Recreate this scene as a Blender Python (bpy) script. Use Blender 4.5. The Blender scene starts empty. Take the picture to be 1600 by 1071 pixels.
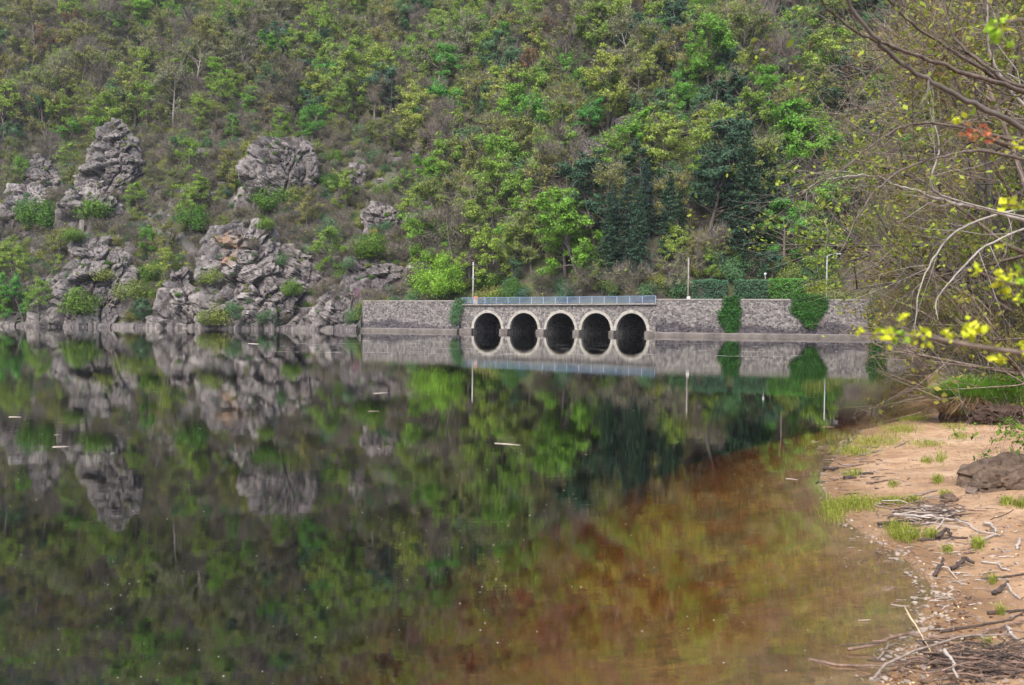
import bpy, bmesh, math, random
import numpy as np
from mathutils import Vector, Matrix, Euler
from mathutils.bvhtree import BVHTree

# ------------------------------------------------------------------ camera, sky, sun, exposure
scene = bpy.context.scene
C = scene.collection
R = math.radians
FPX = 1300.0                       # focal length in photo pixels (photo 1600 x 1071)
CAMH = 2.1
cam_d = bpy.data.cameras.new('camera')
cam = bpy.data.objects.new('camera', cam_d)
C.objects.link(cam)
cam.location = (0, 0, CAMH)
CR = Euler((R(90 - 1.52), 0, 0)).to_matrix() @ Matrix.Rotation(R(0.5), 3, 'Z')
cam.rotation_euler = CR.to_euler()
cam_d.sensor_width = 36
cam_d.lens = 36 * FPX / 1600
cam_d.clip_start = 0.05
cam_d.clip_end = 3000
cam_d.dof.use_dof = True
cam_d.dof.focus_distance = 38
cam_d.dof.aperture_fstop = 4.5
scene.camera = cam

world = bpy.data.worlds.new('World')
scene.world = world
world.use_nodes = True
wn = world.node_tree.nodes
wl = world.node_tree.links
sky = wn.new('ShaderNodeTexSky')
sky.sky_type = 'NISHITA'
sky.sun_disc = False
SUN_EL, SUN_AZ = 52, 205           # degrees; azimuth clockwise from +Y (north)
sky.sun_elevation = R(SUN_EL)
sky.sun_rotation = R(SUN_AZ)
sky.air_density = 1.0
sky.dust_density = 3.5
sky.ozone_density = 0.6
bg = wn['Background']
bg.inputs['Strength'].default_value = 0.15
wl.new(sky.outputs['Color'], bg.inputs['Color'])

sun_d = bpy.data.lights.new('sun', 'SUN')
sun_d.energy = 1.25
sun_d.angle = R(28)
sun_d.color = (1.0, 0.965, 0.915)
sun = bpy.data.objects.new('sun', sun_d)
C.objects.link(sun)
sd = Vector((math.sin(R(SUN_AZ)) * math.cos(R(SUN_EL)), math.cos(R(SUN_AZ)) * math.cos(R(SUN_EL)), math.sin(R(SUN_EL))))
sun.rotation_euler = sd.to_track_quat('Z', 'Y').to_euler()

vs = scene.view_settings
vs.view_transform = 'Standard'
vs.look = 'None'
vs.gamma = 1
vs.use_curve_mapping = False
vs.exposure = 1.5
cy = scene.cycles
cy.max_bounces = 6
cy.diffuse_bounces = 2
cy.glossy_bounces = 3
cy.transmission_bounces = 3
cy.transparent_max_bounces = 8
cy.volume_bounces = 0
cy.caustics_reflective = False
cy.caustics_refractive = False

# ------------------------------------------------------------------ helpers
def ray(px, py):
    d = CR @ Vector(((px - 800) / FPX, (535.5 - py) / FPX, -1))
    return d / d.y                 # scaled so that y = 1 : multiply by the forward distance
def at(px, py, Y):
    return Vector((0, 0, CAMH)) + ray(px, py) * Y
def on_z(px, py, z=0.0):
    d = ray(px, py)
    return at(px, py, (z - CAMH) / d.z)
def project(p):
    v = CR.transposed() @ (Vector(p) - Vector((0, 0, CAMH)))
    return 800 + FPX * v.x / -v.z, 535.5 - FPX * v.y / -v.z

def mesh_np(name, V, F, smooth=False, mat=None):
    V = np.asarray(V, dtype=np.float32)
    me = bpy.data.meshes.new(name)
    if isinstance(F, np.ndarray):
        n, k = F.shape
        me.vertices.add(len(V)); me.vertices.foreach_set('co', V.ravel())
        me.loops.add(n * k); me.loops.foreach_set('vertex_index', F.astype(np.int32).ravel())
        me.polygons.add(n); me.polygons.foreach_set('loop_start', np.arange(0, n * k, k, dtype=np.int32))
        me.polygons.foreach_set('use_smooth', np.full(n, smooth, dtype=bool))
        me.update(calc_edges=True)
    else:
        me.from_pydata(V.tolist(), [], F)
        me.polygons.foreach_set('use_smooth', np.full(len(me.polygons), smooth, dtype=bool))
        me.update()
    if mat: me.materials.append(mat)
    return me
def obj(name, me, parent=None, loc=None):
    o = bpy.data.objects.new(name, me)
    C.objects.link(o)
    if parent: o.parent = parent
    if loc is not None: o.location = loc
    return o
def tag(o, label=None, cat=None, group=None, kind=None):
    if label: o['label'] = label
    if cat: o['category'] = cat
    if group: o['group'] = group
    if kind: o['kind'] = kind
    return o
def empty(name, loc=(0, 0, 0), rz=0, label=None, cat=None, group=None):
    o = bpy.data.objects.new(name, None)
    o.empty_display_size = 0.2
    C.objects.link(o); o.location = loc; o.rotation_euler = (0, 0, rz)
    return tag(o, label, cat, group)
def merge(parts):
    Vs, Fs, n = [], [], 0
    for V, F in parts:
        if len(V) == 0: continue
        Vs.append(np.asarray(V, dtype=np.float32)); Fs.append(np.asarray(F) + n); n += len(V)
    return np.concatenate(Vs), np.concatenate(Fs)
def box(x0, x1, y0, y1, z0, z1):
    V = np.array([(x, y, z) for z in (z0, z1) for y in (y0, y1) for x in (x0, x1)], dtype=float)
    F = np.array([(0, 2, 3, 1), (4, 5, 7, 6), (0, 1, 5, 4), (2, 6, 7, 3), (0, 4, 6, 2), (1, 3, 7, 5)])
    return V, F
def tube(pts, radii, sides=5, wob=0.0, rng=None):
    P = np.asarray(pts, dtype=float); n = len(P)
    r = np.asarray(radii, dtype=float)
    if r.ndim == 0: r = np.full(n, float(r))
    T = np.gradient(P, axis=0); T /= np.maximum(np.linalg.norm(T, axis=1, keepdims=True), 1e-9)
    up = np.array([0, 0, 1.0]) if abs(T[:, 2]).mean() < 0.8 else np.array([1.0, 0, 0])
    A = np.cross(T, up); A /= np.maximum(np.linalg.norm(A, axis=1, keepdims=True), 1e-9)
    B = np.cross(T, A)
    a = np.linspace(0, 2 * math.pi, sides, endpoint=False)
    rr = r[:, None] * np.ones((1, sides))
    if wob and rng is not None: rr = rr * (1 + wob * rng.normal(size=rr.shape))
    V = P[:, None, :] + rr[..., None] * (A[:, None, :] * np.cos(a)[None, :, None] + B[:, None, :] * np.sin(a)[None, :, None])
    V = V.reshape(-1, 3)
    i = np.arange(n - 1)[:, None] * sides; j = np.arange(sides)[None, :]; k = (j + 1) % sides
    F = np.stack([i + j, i + k, i + sides + k, i + sides + j], -1).reshape(-1, 4)
    V = np.concatenate([V, P[:1], P[-1:]])
    c0, c1 = n * sides, n * sides + 1
    caps = [(c0, (q + 1) % sides, q, c0) for q in range(sides)] + [(c1, (n - 1) * sides + q, (n - 1) * sides + (q + 1) % sides, c1) for q in range(sides)]
    # cap triangles written as quads would degenerate: close with fans of sides/2 quads
    caps = []
    b0 = [q for q in range(sides)]; b1 = [(n - 1) * sides + q for q in range(sides)]
    for b, c, fl in ((b0, c0, True), (b1, c1, False)):
        for q in range(0, sides - 1, 2):
            f = (c, b[q], b[q + 1], b[(q + 2) % sides])
            caps.append(f[::-1] if fl else f)
    return V, np.concatenate([F, np.array(caps)])
def tri_of_quads(F):
    return np.concatenate([F[:, [0, 1, 2]], F[:, [0, 2, 3]]])

# numpy value noise / worley
def _hash(ix, iy, iz, k):
    h = (ix.astype(np.int64) * 374761393 + iy.astype(np.int64) * 668265263 + iz.astype(np.int64) * 2147483647 + k * 974634777) & 0xFFFFFFFF
    h = ((h ^ (h >> 13)) * 1274126177) & 0xFFFFFFFF
    h = (h ^ (h >> 16)) & 0xFFFFFFFF
    return h / 4294967295.0
def vnoise(P, k=0):
    P = np.asarray(P, dtype=float); I = np.floor(P).astype(np.int64); f = P - I; f = f * f * (3 - 2 * f)
    out = 0
    for dx in (0, 1):
        for dy in (0, 1):
            for dz in (0, 1):
                w = (f[:, 0] if dx else 1 - f[:, 0]) * (f[:, 1] if dy else 1 - f[:, 1]) * (f[:, 2] if dz else 1 - f[:, 2])
                out = out + w * _hash(I[:, 0] + dx, I[:, 1] + dy, I[:, 2] + dz, k)
    return out * 2 - 1
def fbm(P, oct=4, k=0, gain=0.5):
    a, s, out = 1.0, 1.0, 0
    for o in range(oct):
        out = out + a * vnoise(np.asarray(P) * s, k + o); a *= gain; s *= 2.03
    return out
def worley(P, k=0):
    I = np.floor(P).astype(np.int64)
    f1 = np.full(len(P), 9.0); f2 = np.full(len(P), 9.0)
    cen = np.zeros_like(P); cid = np.zeros(len(P))
    for dx in (-1, 0, 1):
        for dy in (-1, 0, 1):
            for dz in (-1, 0, 1):
                J = I + np.array([dx, dy, dz])
                q = J + np.stack([_hash(J[:, 0], J[:, 1], J[:, 2], k + c) for c in (1, 2, 3)], 1)
                d = np.linalg.norm(P - q, axis=1)
                m = d < f1
                f2 = np.where(m, f1, np.minimum(f2, d)); f1 = np.where(m, d, f1)
                cen[m] = q[m]; cid = np.where(m, _hash(J[:, 0], J[:, 1], J[:, 2], k + 7), cid)
    return f1, f2, cen, cid
def blocky(P, size, k=0, tilt=0.5, step=0.35, crack=0.35):
    """fractured rock displacement (in units of 1 = size), and the id of the block"""
    Q = np.asarray(P) / np.asarray(size)
    Q = Q + 0.12 * np.stack([vnoise(Q * 1.7, k + 31), vnoise(Q * 1.7, k + 32), vnoise(Q * 1.7, k + 33)], 1)
    f1, f2, cen, cid = worley(Q, k)
    td = np.stack([np.modf(cid * 91.7)[0], np.modf(cid * 57.3)[0], np.modf(cid * 33.9)[0]], 1) * 2 - 1
    e = f2 - f1
    return step * (cid * 2 - 1) + tilt * np.sum(td * (Q - cen), 1) - crack * np.exp(-(e * 11) ** 2), cid

# ------------------------------------------------------------------ materials
def nodes_of(name):
    m = bpy.data.materials.new(name); m.use_nodes = True
    t = m.node_tree; t.nodes.clear()
    out = t.nodes.new('ShaderNodeOutputMaterial')
    return m, t, out
def N(t, kind, **kw):
    n = t.nodes.new('ShaderNode' + kind)
    for k, v in kw.items():
        if k in n.inputs: n.inputs[k].default_value = v
        else: setattr(n, k, v)
    return n
def ramp(t, fac, stops, interp='LINEAR'):
    r = t.nodes.new('ShaderNodeValToRGB'); r.color_ramp.interpolation = interp
    el = r.color_ramp.elements
    while len(el) < len(stops): el.new(0.5)
    for e, (p, c) in zip(el, stops):
        e.position = p; e.color = (c[0], c[1], c[2], 1)
    t.links.new(fac, r.inputs[0]); return r.outputs[0]
def mixc(t, fac, a, b, mode='MIX'):
    n = t.nodes.new('ShaderNodeMix'); n.data_type = 'RGBA'; n.blend_type = mode
    for idx, v in ((0, fac), (6, a), (7, b)):
        if isinstance(v, (int, float)): n.inputs[idx].default_value = v
        elif isinstance(v, tuple): n.inputs[idx].default_value = (v[0], v[1], v[2], 1)
        else: t.links.new(v, n.inputs[idx])
    return n.outputs[2]
def math_n(t, op, a, b=0.0, clamp=False):
    n = t.nodes.new('ShaderNodeMath'); n.operation = op; n.use_clamp = clamp
    for i, v in enumerate((a, b)):
        if isinstance(v, (int, float)): n.inputs[i].default_value = v
        else: t.links.new(v, n.inputs[i])
    return n.outputs[0]
def coords(t, scale=(1, 1, 1), kind='Object', rot=(0, 0, 0)):
    tc = t.nodes.new('ShaderNodeTexCoord'); mp = t.nodes.new('ShaderNodeMapping')
    mp.inputs['Scale'].default_value = scale; mp.inputs['Rotation'].default_value = rot
    t.links.new(tc.outputs[kind], mp.inputs['Vector']); return mp.outputs['Vector']
def noise(t, vec, scale, detail=4, rough=0.55, dist=0.0):
    n = N(t, 'TexNoise', Scale=scale, Detail=detail, Roughness=rough, Distortion=dist)
    t.links.new(vec, n.inputs['Vector']); return n.outputs['Fac']
def bump(t, h, strength=0.5, dist=0.1):
    b = N(t, 'Bump', Strength=strength, Distance=dist); t.links.new(h, b.inputs['Height']); return b.outputs['Normal']
def principled(t, out, col, rough=0.8, normal=None, spec=0.3, metal=0.0):
    p = N(t, 'BsdfPrincipled'); p.inputs['Specular IOR Level'].default_value = spec; p.inputs['Metallic'].default_value = metal
    for key, v in (('Base Color', col), ('Roughness', rough)):
        if isinstance(v, (int, float)): p.inputs[key].default_value = v
        elif isinstance(v, tuple): p.inputs[key].default_value = (v[0], v[1], v[2], 1)
        else: t.links.new(v, p.inputs[key])
    if normal is not None: t.links.new(normal, p.inputs['Normal'])
    t.links.new(p.outputs[0], out.inputs['Surface']); return p

def leaf_mat(name, stops, trans=0.35, var=0.45):
    """foliage: colour varies from tree to tree and from leaf to leaf"""
    m, t, out = nodes_of(name)
    oi = N(t, 'ObjectInfo'); g = N(t, 'NewGeometry')
    c = ramp(t, oi.outputs['Random'], stops)
    v = ramp(t, g.outputs['Random Per Island'], [(0, (1 - var,) * 3), (1, (1 + var * 0.8,) * 3)])
    n = noise(t, coords(t), 0.55, 2)
    c = mixc(t, 1.0, c, v, 'MULTIPLY')
    c = mixc(t, math_n(t, 'MULTIPLY', math_n(t, 'SUBTRACT', n, 0.42, True), 1.6, True), c, mixc(t, 1.0, c, (1.14, 1.04, 0.85), 'MULTIPLY'))
    d = N(t, 'BsdfDiffuse'); tr = N(t, 'BsdfTranslucent'); mx = N(t, 'MixShader'); mx.inputs[0].default_value = trans
    t.links.new(c, d.inputs[0]); t.links.new(mixc(t, 1.0, c, (1.15, 1.1, 0.6), 'MULTIPLY'), tr.inputs[0])
    t.links.new(d.outputs[0], mx.inputs[1]); t.links.new(tr.outputs[0], mx.inputs[2])
    t.links.new(mx.outputs[0], out.inputs['Surface']); return m
def bark_mat(name, a, b, scale=8):
    m, t, out = nodes_of(name)
    n = noise(t, coords(t, (1, 1, 0.25)), scale, 4)
    oi = N(t, 'ObjectInfo')
    c = ramp(t, n, [(0.3, a), (0.7, b)])
    c = mixc(t, 1.0, c, ramp(t, oi.outputs['Random'], [(0, (0.75, 0.75, 0.75)), (1, (1.25, 1.2, 1.15))]), 'MULTIPLY')
    principled(t, out, c, 0.9, bump(t, n, 0.5, 0.02)); return m
def plain_mat(name, col, rough=0.6, spec=0.3, metal=0.0, var=0.25, scale=6):
    m, t, out = nodes_of(name)
    n = noise(t, coords(t), scale, 5)
    c = ramp(t, n, [(0.25, tuple(x * (1 - var) for x in col)), (0.75, tuple(min(1, x * (1 + var)) for x in col))])
    principled(t, out, c, rough, bump(t, n, 0.25, 0.01), spec, metal); return m

M = {}
M['leaf_yellow'] = leaf_mat('leaf_yellow', [(0, (0.248, 0.348, 0.064)), (0.5, (0.186, 0.318, 0.060)), (1, (0.301, 0.352, 0.083))])
M['leaf_olive'] = leaf_mat('leaf_olive', [(0, (0.211, 0.247, 0.068)), (0.5, (0.170, 0.231, 0.064)), (1, (0.252, 0.247, 0.080))])
M['leaf_green'] = leaf_mat('leaf_green', [(0, (0.124, 0.294, 0.044)), (0.5, (0.180, 0.331, 0.052)), (1, (0.093, 0.273, 0.064))])
M['leaf_deep'] = leaf_mat('leaf_deep', [(0, (0.08, 0.165, 0.075)), (0.5, (0.10, 0.185, 0.085)), (1, (0.075, 0.155, 0.105))])
M['leaf_vivid'] = leaf_mat('leaf_vivid', [(0, (0.075, 0.165, 0.035)), (0.5, (0.11, 0.195, 0.04)), (1, (0.14, 0.215, 0.05))])
M['needle'] = leaf_mat('needle', [(0, (0.042, 0.085, 0.055)), (0.5, (0.052, 0.098, 0.058)), (1, (0.046, 0.083, 0.066))], 0.15)
M['leaf_round'] = leaf_mat('leaf_round', [(0, (0.20, 0.37, 0.05)), (1, (0.21, 0.38, 0.05))])
M['leaf_pale'] = leaf_mat('leaf_pale', [(0, (0.22, 0.25, 0.15)), (1, (0.26, 0.28, 0.16))])
M['leaf_rust'] = leaf_mat('leaf_rust', [(0, (0.22, 0.14, 0.075)), (1, (0.26, 0.165, 0.085))])
M['twig_bare'] = leaf_mat('twig_bare', [(0, (0.14, 0.12, 0.11)), (0.5, (0.165, 0.14, 0.122)), (1, (0.145, 0.13, 0.125))], 0.0)
M['flower_pink'] = leaf_mat('flower_pink', [(0, (0.45, 0.09, 0.33)), (1, (0.5, 0.12, 0.36))], 0.3)
M['bark'] = bark_mat('bark', (0.07, 0.06, 0.055), (0.17, 0.15, 0.135))
M['bark_light'] = bark_mat('bark_light', (0.20, 0.18, 0.16), (0.36, 0.33, 0.30), 14)
M['bark_brown'] = bark_mat('bark_brown', (0.07, 0.055, 0.047), (0.19, 0.15, 0.125), 20)
M['bark_dark'] = bark_mat('bark_dark', (0.03, 0.025, 0.02), (0.08, 0.065, 0.055), 20)

def rock_mat(name, warm=0.0):
    m, t, out = nodes_of(name)
    v = coords(t)
    at_ = N(t, 'Attribute', attribute_name='tone'); ao = N(t, 'Attribute', attribute_name='rust')
    n1 = noise(t, v, 0.35, 6, 0.6); n2 = noise(t, v, 2.6, 6, 0.65); n3 = noise(t, coords(t, (1.6, 1.6, 0.35)), 1.1, 5, 0.6)
    base = ramp(t, at_.outputs['Fac'], [(0, (0.038, 0.034, 0.037)), (0.35, (0.085, 0.077, 0.077)), (0.7, (0.16, 0.146, 0.14)), (1, (0.25, 0.232, 0.22))])
    base = mixc(t, ramp(t, n3, [(0.42, (0, 0, 0)), (0.66, (0.75,) * 3)]), base, (0.035, 0.031, 0.037))
    base = mixc(t, ramp(t, n2, [(0.52, (0, 0, 0)), (0.72, (0.8,) * 3)]), base, (0.235, 0.225, 0.212))
    base = mixc(t, ramp(t, n1, [(0.50, (0, 0, 0)), (0.72, (0.55,) * 3)]), base, (0.155, 0.155, 0.145))
    base = mixc(t, ramp(t, noise(t, v, 0.8, 4), [(0.60, (0, 0, 0)), (0.74, (0.7,) * 3)]), base, (0.075, 0.085, 0.04))
    base = mixc(t, ao.outputs['Fac'], base, (0.19, 0.13, 0.085))
    base = mixc(t, 1.0, base, (0.98, 0.95, 0.93), 'MULTIPLY')
    principled(t, out, base, 0.92, bump(t, math_n(t, 'ADD', n2, noise(t, v, 9, 4)), 0.4, 0.06), 0.15); return m
M['rock'] = rock_mat('rock')

def hill_mat():
    m, t, out = nodes_of('hillside_ground')
    v = coords(t)
    n1 = noise(t, v, 0.05, 5); n2 = noise(t, v, 0.5, 6, 0.65); n3 = noise(t, v, 3.5, 5, 0.7)
    litter = ramp(t, n2, [(0.3, (0.032, 0.027, 0.024)), (0.5, (0.06, 0.05, 0.043)), (0.7, (0.10, 0.083, 0.072))])
    green = ramp(t, n3, [(0.3, (0.04, 0.055, 0.022)), (0.7, (0.10, 0.115, 0.045))])
    c = mixc(t, ramp(t, noise(t, v, 0.16, 5), [(0.42, (0, 0, 0)), (0.56, (0.85,) * 3)]), litter, green)
    geo = N(t, 'NewGeometry'); sp = N(t, 'SeparateXYZ'); t.links.new(geo.outputs['True Normal'], sp.inputs[0])
    at_ = N(t, 'Attribute', attribute_name='rocky')
    steep = ramp(t, sp.outputs['Z'], [(0.35, (1, 1, 1)), (0.72, (0, 0, 0))])
    rock = ramp(t, n3, [(0.3, (0.06, 0.055, 0.06)), (0.55, (0.14, 0.13, 0.13)), (0.75, (0.26, 0.245, 0.235))])
    f = math_n(t, 'MULTIPLY', math_n(t, 'ADD', steep, ramp(t, n2, [(0.45, (0, 0, 0)), (0.6, (0.8,) * 3)]), True), at_.outputs['Fac'], True)
    c = mixc(t, f, c, rock)
    principled(t, out, c, 0.95, bump(t, math_n(t, 'ADD', n3, n2), 0.7, 0.25), 0.1); return m
M['hill'] = hill_mat()

def sand_mat():
    m, t, out = nodes_of('sand_ground')
    v = coords(t)
    geo = N(t, 'NewGeometry'); sp = N(t, 'SeparateXYZ'); t.links.new(geo.outputs['Position'], sp.inputs[0])
    n1 = noise(t, v, 0.9, 6, 0.6); n2 = noise(t, v, 7, 6, 0.7); n3 = noise(t, v, 60, 4, 0.7)
    c = ramp(t, n1, [(0.3, (0.22, 0.128, 0.066)), (0.5, (0.335, 0.212, 0.118)), (0.7, (0.45, 0.32, 0.20))])
    c = mixc(t, ramp(t, n2, [(0.46, (0, 0, 0)), (0.66, (0.75,) * 3)]), c, (0.15, 0.085, 0.05))
    c = mixc(t, ramp(t, n3, [(0.56, (0, 0, 0)), (0.7, (0.6,) * 3)]), c, (0.46, 0.38, 0.30))
    c = mixc(t, ramp(t, n3, [(0.28, (0.7,) * 3), (0.4, (0, 0, 0))]), c, (0.16, 0.09, 0.06))
    soil = ramp(t, n2, [(0.3, (0.05, 0.04, 0.03)), (0.7, (0.12, 0.10, 0.06))])
    at_ = N(t, 'Attribute', attribute_name='soil')
    c = mixc(t, at_.outputs['Fac'], c, soil)
    wet = ramp(t, math_n(t, 'ADD', sp.outputs['Z'], math_n(t, 'MULTIPLY', n2, 0.05)), [(0.045, (1, 1, 1)), (0.10, (0, 0, 0))])
    c = mixc(t, wet, c, mixc(t, 1.0, c, (0.62, 0.57, 0.5), 'MULTIPLY'))
    mud = ramp(t, math_n(t, 'MULTIPLY', sp.outputs['Z'], -1.0), [(0.3, (0, 0, 0)), (0.95, (0.9,) * 3)])
    c = mixc(t, mud, c, (0.25, 0.165, 0.065))
    und = ramp(t, sp.outputs['Z'], [(0.0, (1, 1, 1)), (0.01, (0, 0, 0))])
    c = mixc(t, mixc(t, 1.0, und, ramp(t, noise(t, coords(t, (0.7, 1.3, 1)), 2.2, 6, 0.7), [(0.45, (0, 0, 0)), (0.62, (0.75,) * 3)]), 'MULTIPLY'), c, (0.10, 0.075, 0.03))
    principled(t, out, c, 0.85, bump(t, math_n(t, 'ADD', n2, math_n(t, 'MULTIPLY', n3, 0.5)), 0.55, 0.03), 0.25); return m
M['sand'] = sand_mat()

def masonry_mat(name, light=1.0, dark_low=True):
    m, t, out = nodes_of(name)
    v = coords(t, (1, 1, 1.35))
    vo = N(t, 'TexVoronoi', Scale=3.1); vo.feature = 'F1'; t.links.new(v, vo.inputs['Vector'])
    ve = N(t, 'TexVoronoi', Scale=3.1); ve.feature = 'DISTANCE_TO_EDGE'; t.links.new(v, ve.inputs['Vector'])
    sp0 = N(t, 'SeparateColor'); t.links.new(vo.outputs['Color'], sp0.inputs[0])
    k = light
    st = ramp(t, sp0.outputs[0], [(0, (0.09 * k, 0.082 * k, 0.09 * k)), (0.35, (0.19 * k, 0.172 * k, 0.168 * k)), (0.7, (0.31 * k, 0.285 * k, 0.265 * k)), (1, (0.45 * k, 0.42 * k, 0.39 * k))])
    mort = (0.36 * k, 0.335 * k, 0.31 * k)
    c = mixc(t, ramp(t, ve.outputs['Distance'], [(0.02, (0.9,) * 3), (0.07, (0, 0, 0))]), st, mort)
    geo = N(t, 'NewGeometry'); sp = N(t, 'SeparateXYZ'); t.links.new(geo.outputs['Position'], sp.inputs[0])
    n1 = noise(t, coords(t), 0.22, 5, 0.6); n2 = noise(t, coords(t), 1.6, 5, 0.65)
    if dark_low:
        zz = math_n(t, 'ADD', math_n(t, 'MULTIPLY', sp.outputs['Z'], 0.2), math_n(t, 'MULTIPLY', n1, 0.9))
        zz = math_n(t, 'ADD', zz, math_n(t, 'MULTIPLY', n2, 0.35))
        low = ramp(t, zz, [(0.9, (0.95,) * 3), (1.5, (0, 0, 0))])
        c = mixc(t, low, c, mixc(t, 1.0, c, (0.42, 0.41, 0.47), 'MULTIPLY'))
    c = mixc(t, ramp(t, n2, [(0.55, (0, 0, 0)), (0.75, (0.5,) * 3)]), c, (0.12, 0.105, 0.09))
    streak = noise(t, coords(t, (1.4, 1.4, 0.12)), 1.0, 4, 0.6)
    c = mixc(t, ramp(t, streak, [(0.56, (0, 0, 0)), (0.72, (0.45,) * 3)]), c, (0.10, 0.09, 0.095))
    h = math_n(t, 'ADD', ramp(t, ve.outputs['Distance'], [(0.0, (0, 0, 0)), (0.12, (1, 1, 1))]), n2)
    principled(t, out, c, 0.92, bump(t, h, 0.9, 0.09), 0.15); return m
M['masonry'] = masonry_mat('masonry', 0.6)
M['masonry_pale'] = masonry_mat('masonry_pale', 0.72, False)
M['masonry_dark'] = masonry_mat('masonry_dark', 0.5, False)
M['dressed'] = plain_mat('dressed_stone', (0.33, 0.31, 0.27), 0.85, 0.2, var=0.3, scale=2.2)
M['coping'] = plain_mat('coping_stone', (0.235, 0.215, 0.195), 0.9, 0.2, var=0.35, scale=1.5)
M['ledge'] = plain_mat('ledge_concrete', (0.12, 0.105, 0.095), 0.85, 0.25, var=0.45, scale=0.9)
M['rail_blue'] = plain_mat('rail_blue', (0.15, 0.21, 0.30), 0.5, 0.4, var=0.15)
M['rail_pale'] = plain_mat('rail_pale', (0.24, 0.30, 0.38), 0.5, 0.4, var=0.15)
M['concrete'] = plain_mat('concrete_pole', (0.34, 0.33, 0.31), 0.8, var=0.25, scale=3)
M['wood_pole'] = plain_mat('wood_pole', (0.22, 0.19, 0.17), 0.85, var=0.4, scale=3)
M['metal_grey'] = plain_mat('metal_grey', (0.42, 0.44, 0.45), 0.5, 0.4, var=0.15)
M['asphalt'] = plain_mat('asphalt', (0.06, 0.06, 0.063), 0.9, 0.2, var=0.25, scale=3)
M['white_paint'] = plain_mat('white_paint', (0.72, 0.71, 0.68), 0.6, var=0.12)
M['orange_paint'] = plain_mat('orange_paint', (0.55, 0.22, 0.08), 0.6, var=0.2)
M['cream_paint'] = plain_mat('cream_paint', (0.62, 0.47, 0.36), 0.7, var=0.2)
M['house_wall'] = plain_mat('house_wall', (0.30, 0.24, 0.22), 0.9, var=0.2)
M['roof_pale'] = plain_mat('roof_pale', (0.62, 0.62, 0.63), 0.7, var=0.2, scale=2)
M['window_glass'] = plain_mat('window_glass', (0.05, 0.055, 0.06), 0.1, 0.6, var=0.1)
M['gate_wood'] = plain_mat('gate_wood', (0.18, 0.12, 0.10), 0.8, var=0.3)
M['drift_pale'] = plain_mat('drift_pale', (0.33, 0.285, 0.245), 0.8, 0.2, var=0.3, scale=25)
M['drift_grey'] = plain_mat('drift_grey', (0.2, 0.16, 0.13), 0.85, 0.2, var=0.45, scale=25)
M['drift_dark'] = plain_mat('drift_dark', (0.055, 0.04, 0.033), 0.8, 0.25, var=0.6, scale=30)
M['drift_brown'] = plain_mat('drift_brown', (0.15, 0.10, 0.075), 0.85, 0.2, var=0.6, scale=25)
M['straw'] = plain_mat('straw', (0.55, 0.42, 0.24), 0.8, var=0.2)
M['flake'] = plain_mat('floating_flake', (0.42, 0.41, 0.38), 0.7, var=0.15, scale=40)
M['pebble'] = plain_mat('pebble', (0.24, 0.19, 0.15), 0.8, var=0.45, scale=9)
M['boulder'] = plain_mat('boulder', (0.10, 0.07, 0.05), 0.9, 0.15, var=0.65, scale=7)
M['earth'] = plain_mat('earth', (0.055, 0.035, 0.027), 0.95, 0.1, var=0.6, scale=12)
def grass_mat(name, a, b):
    m, t, out = nodes_of(name)
    g = N(t, 'NewGeometry')
    c = ramp(t, g.outputs['Random Per Island'], [(0, a), (1, b)])
    d = N(t, 'BsdfDiffuse'); tr = N(t, 'BsdfTranslucent'); mx = N(t, 'MixShader'); mx.inputs[0].default_value = 0.35
    t.links.new(c, d.inputs[0]); t.links.new(c, tr.inputs[0]); t.links.new(d.outputs[0], mx.inputs[1]); t.links.new(tr.outputs[0], mx.inputs[2])
    t.links.new(mx.outputs[0], out.inputs['Surface']); return m
M['grass'] = grass_mat('grass', (0.16, 0.34, 0.05), (0.33, 0.50, 0.10))
M['grass_yellow'] = grass_mat('grass_yellow', (0.16, 0.20, 0.03), (0.34, 0.35, 0.08))
M['grass_dry'] = grass_mat('grass_dry', (0.16, 0.10, 0.06), (0.38, 0.26, 0.16))
M['bud'] = grass_mat('bud_leaf', (0.42, 0.50, 0.03), (0.62, 0.62, 0.06))
M['bud_green'] = grass_mat('bud_green', (0.20, 0.34, 0.03), (0.30, 0.45, 0.05))
M['bud_red'] = grass_mat('bud_red', (0.45, 0.13, 0.07), (0.55, 0.25, 0.12))
M['near_leaf'] = grass_mat('near_leaf', (0.13, 0.18, 0.03), (0.30, 0.36, 0.06))
M['near_leaf_olive'] = grass_mat('near_leaf_olive', (0.12, 0.115, 0.03), (0.28, 0.26, 0.06))
M['near_leaf_green'] = grass_mat('near_leaf_green', (0.06, 0.12, 0.02), (0.20, 0.28, 0.05))
M['dead_leaf'] = grass_mat('dead_leaf', (0.07, 0.035, 0.025), (0.15, 0.07, 0.045))

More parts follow.
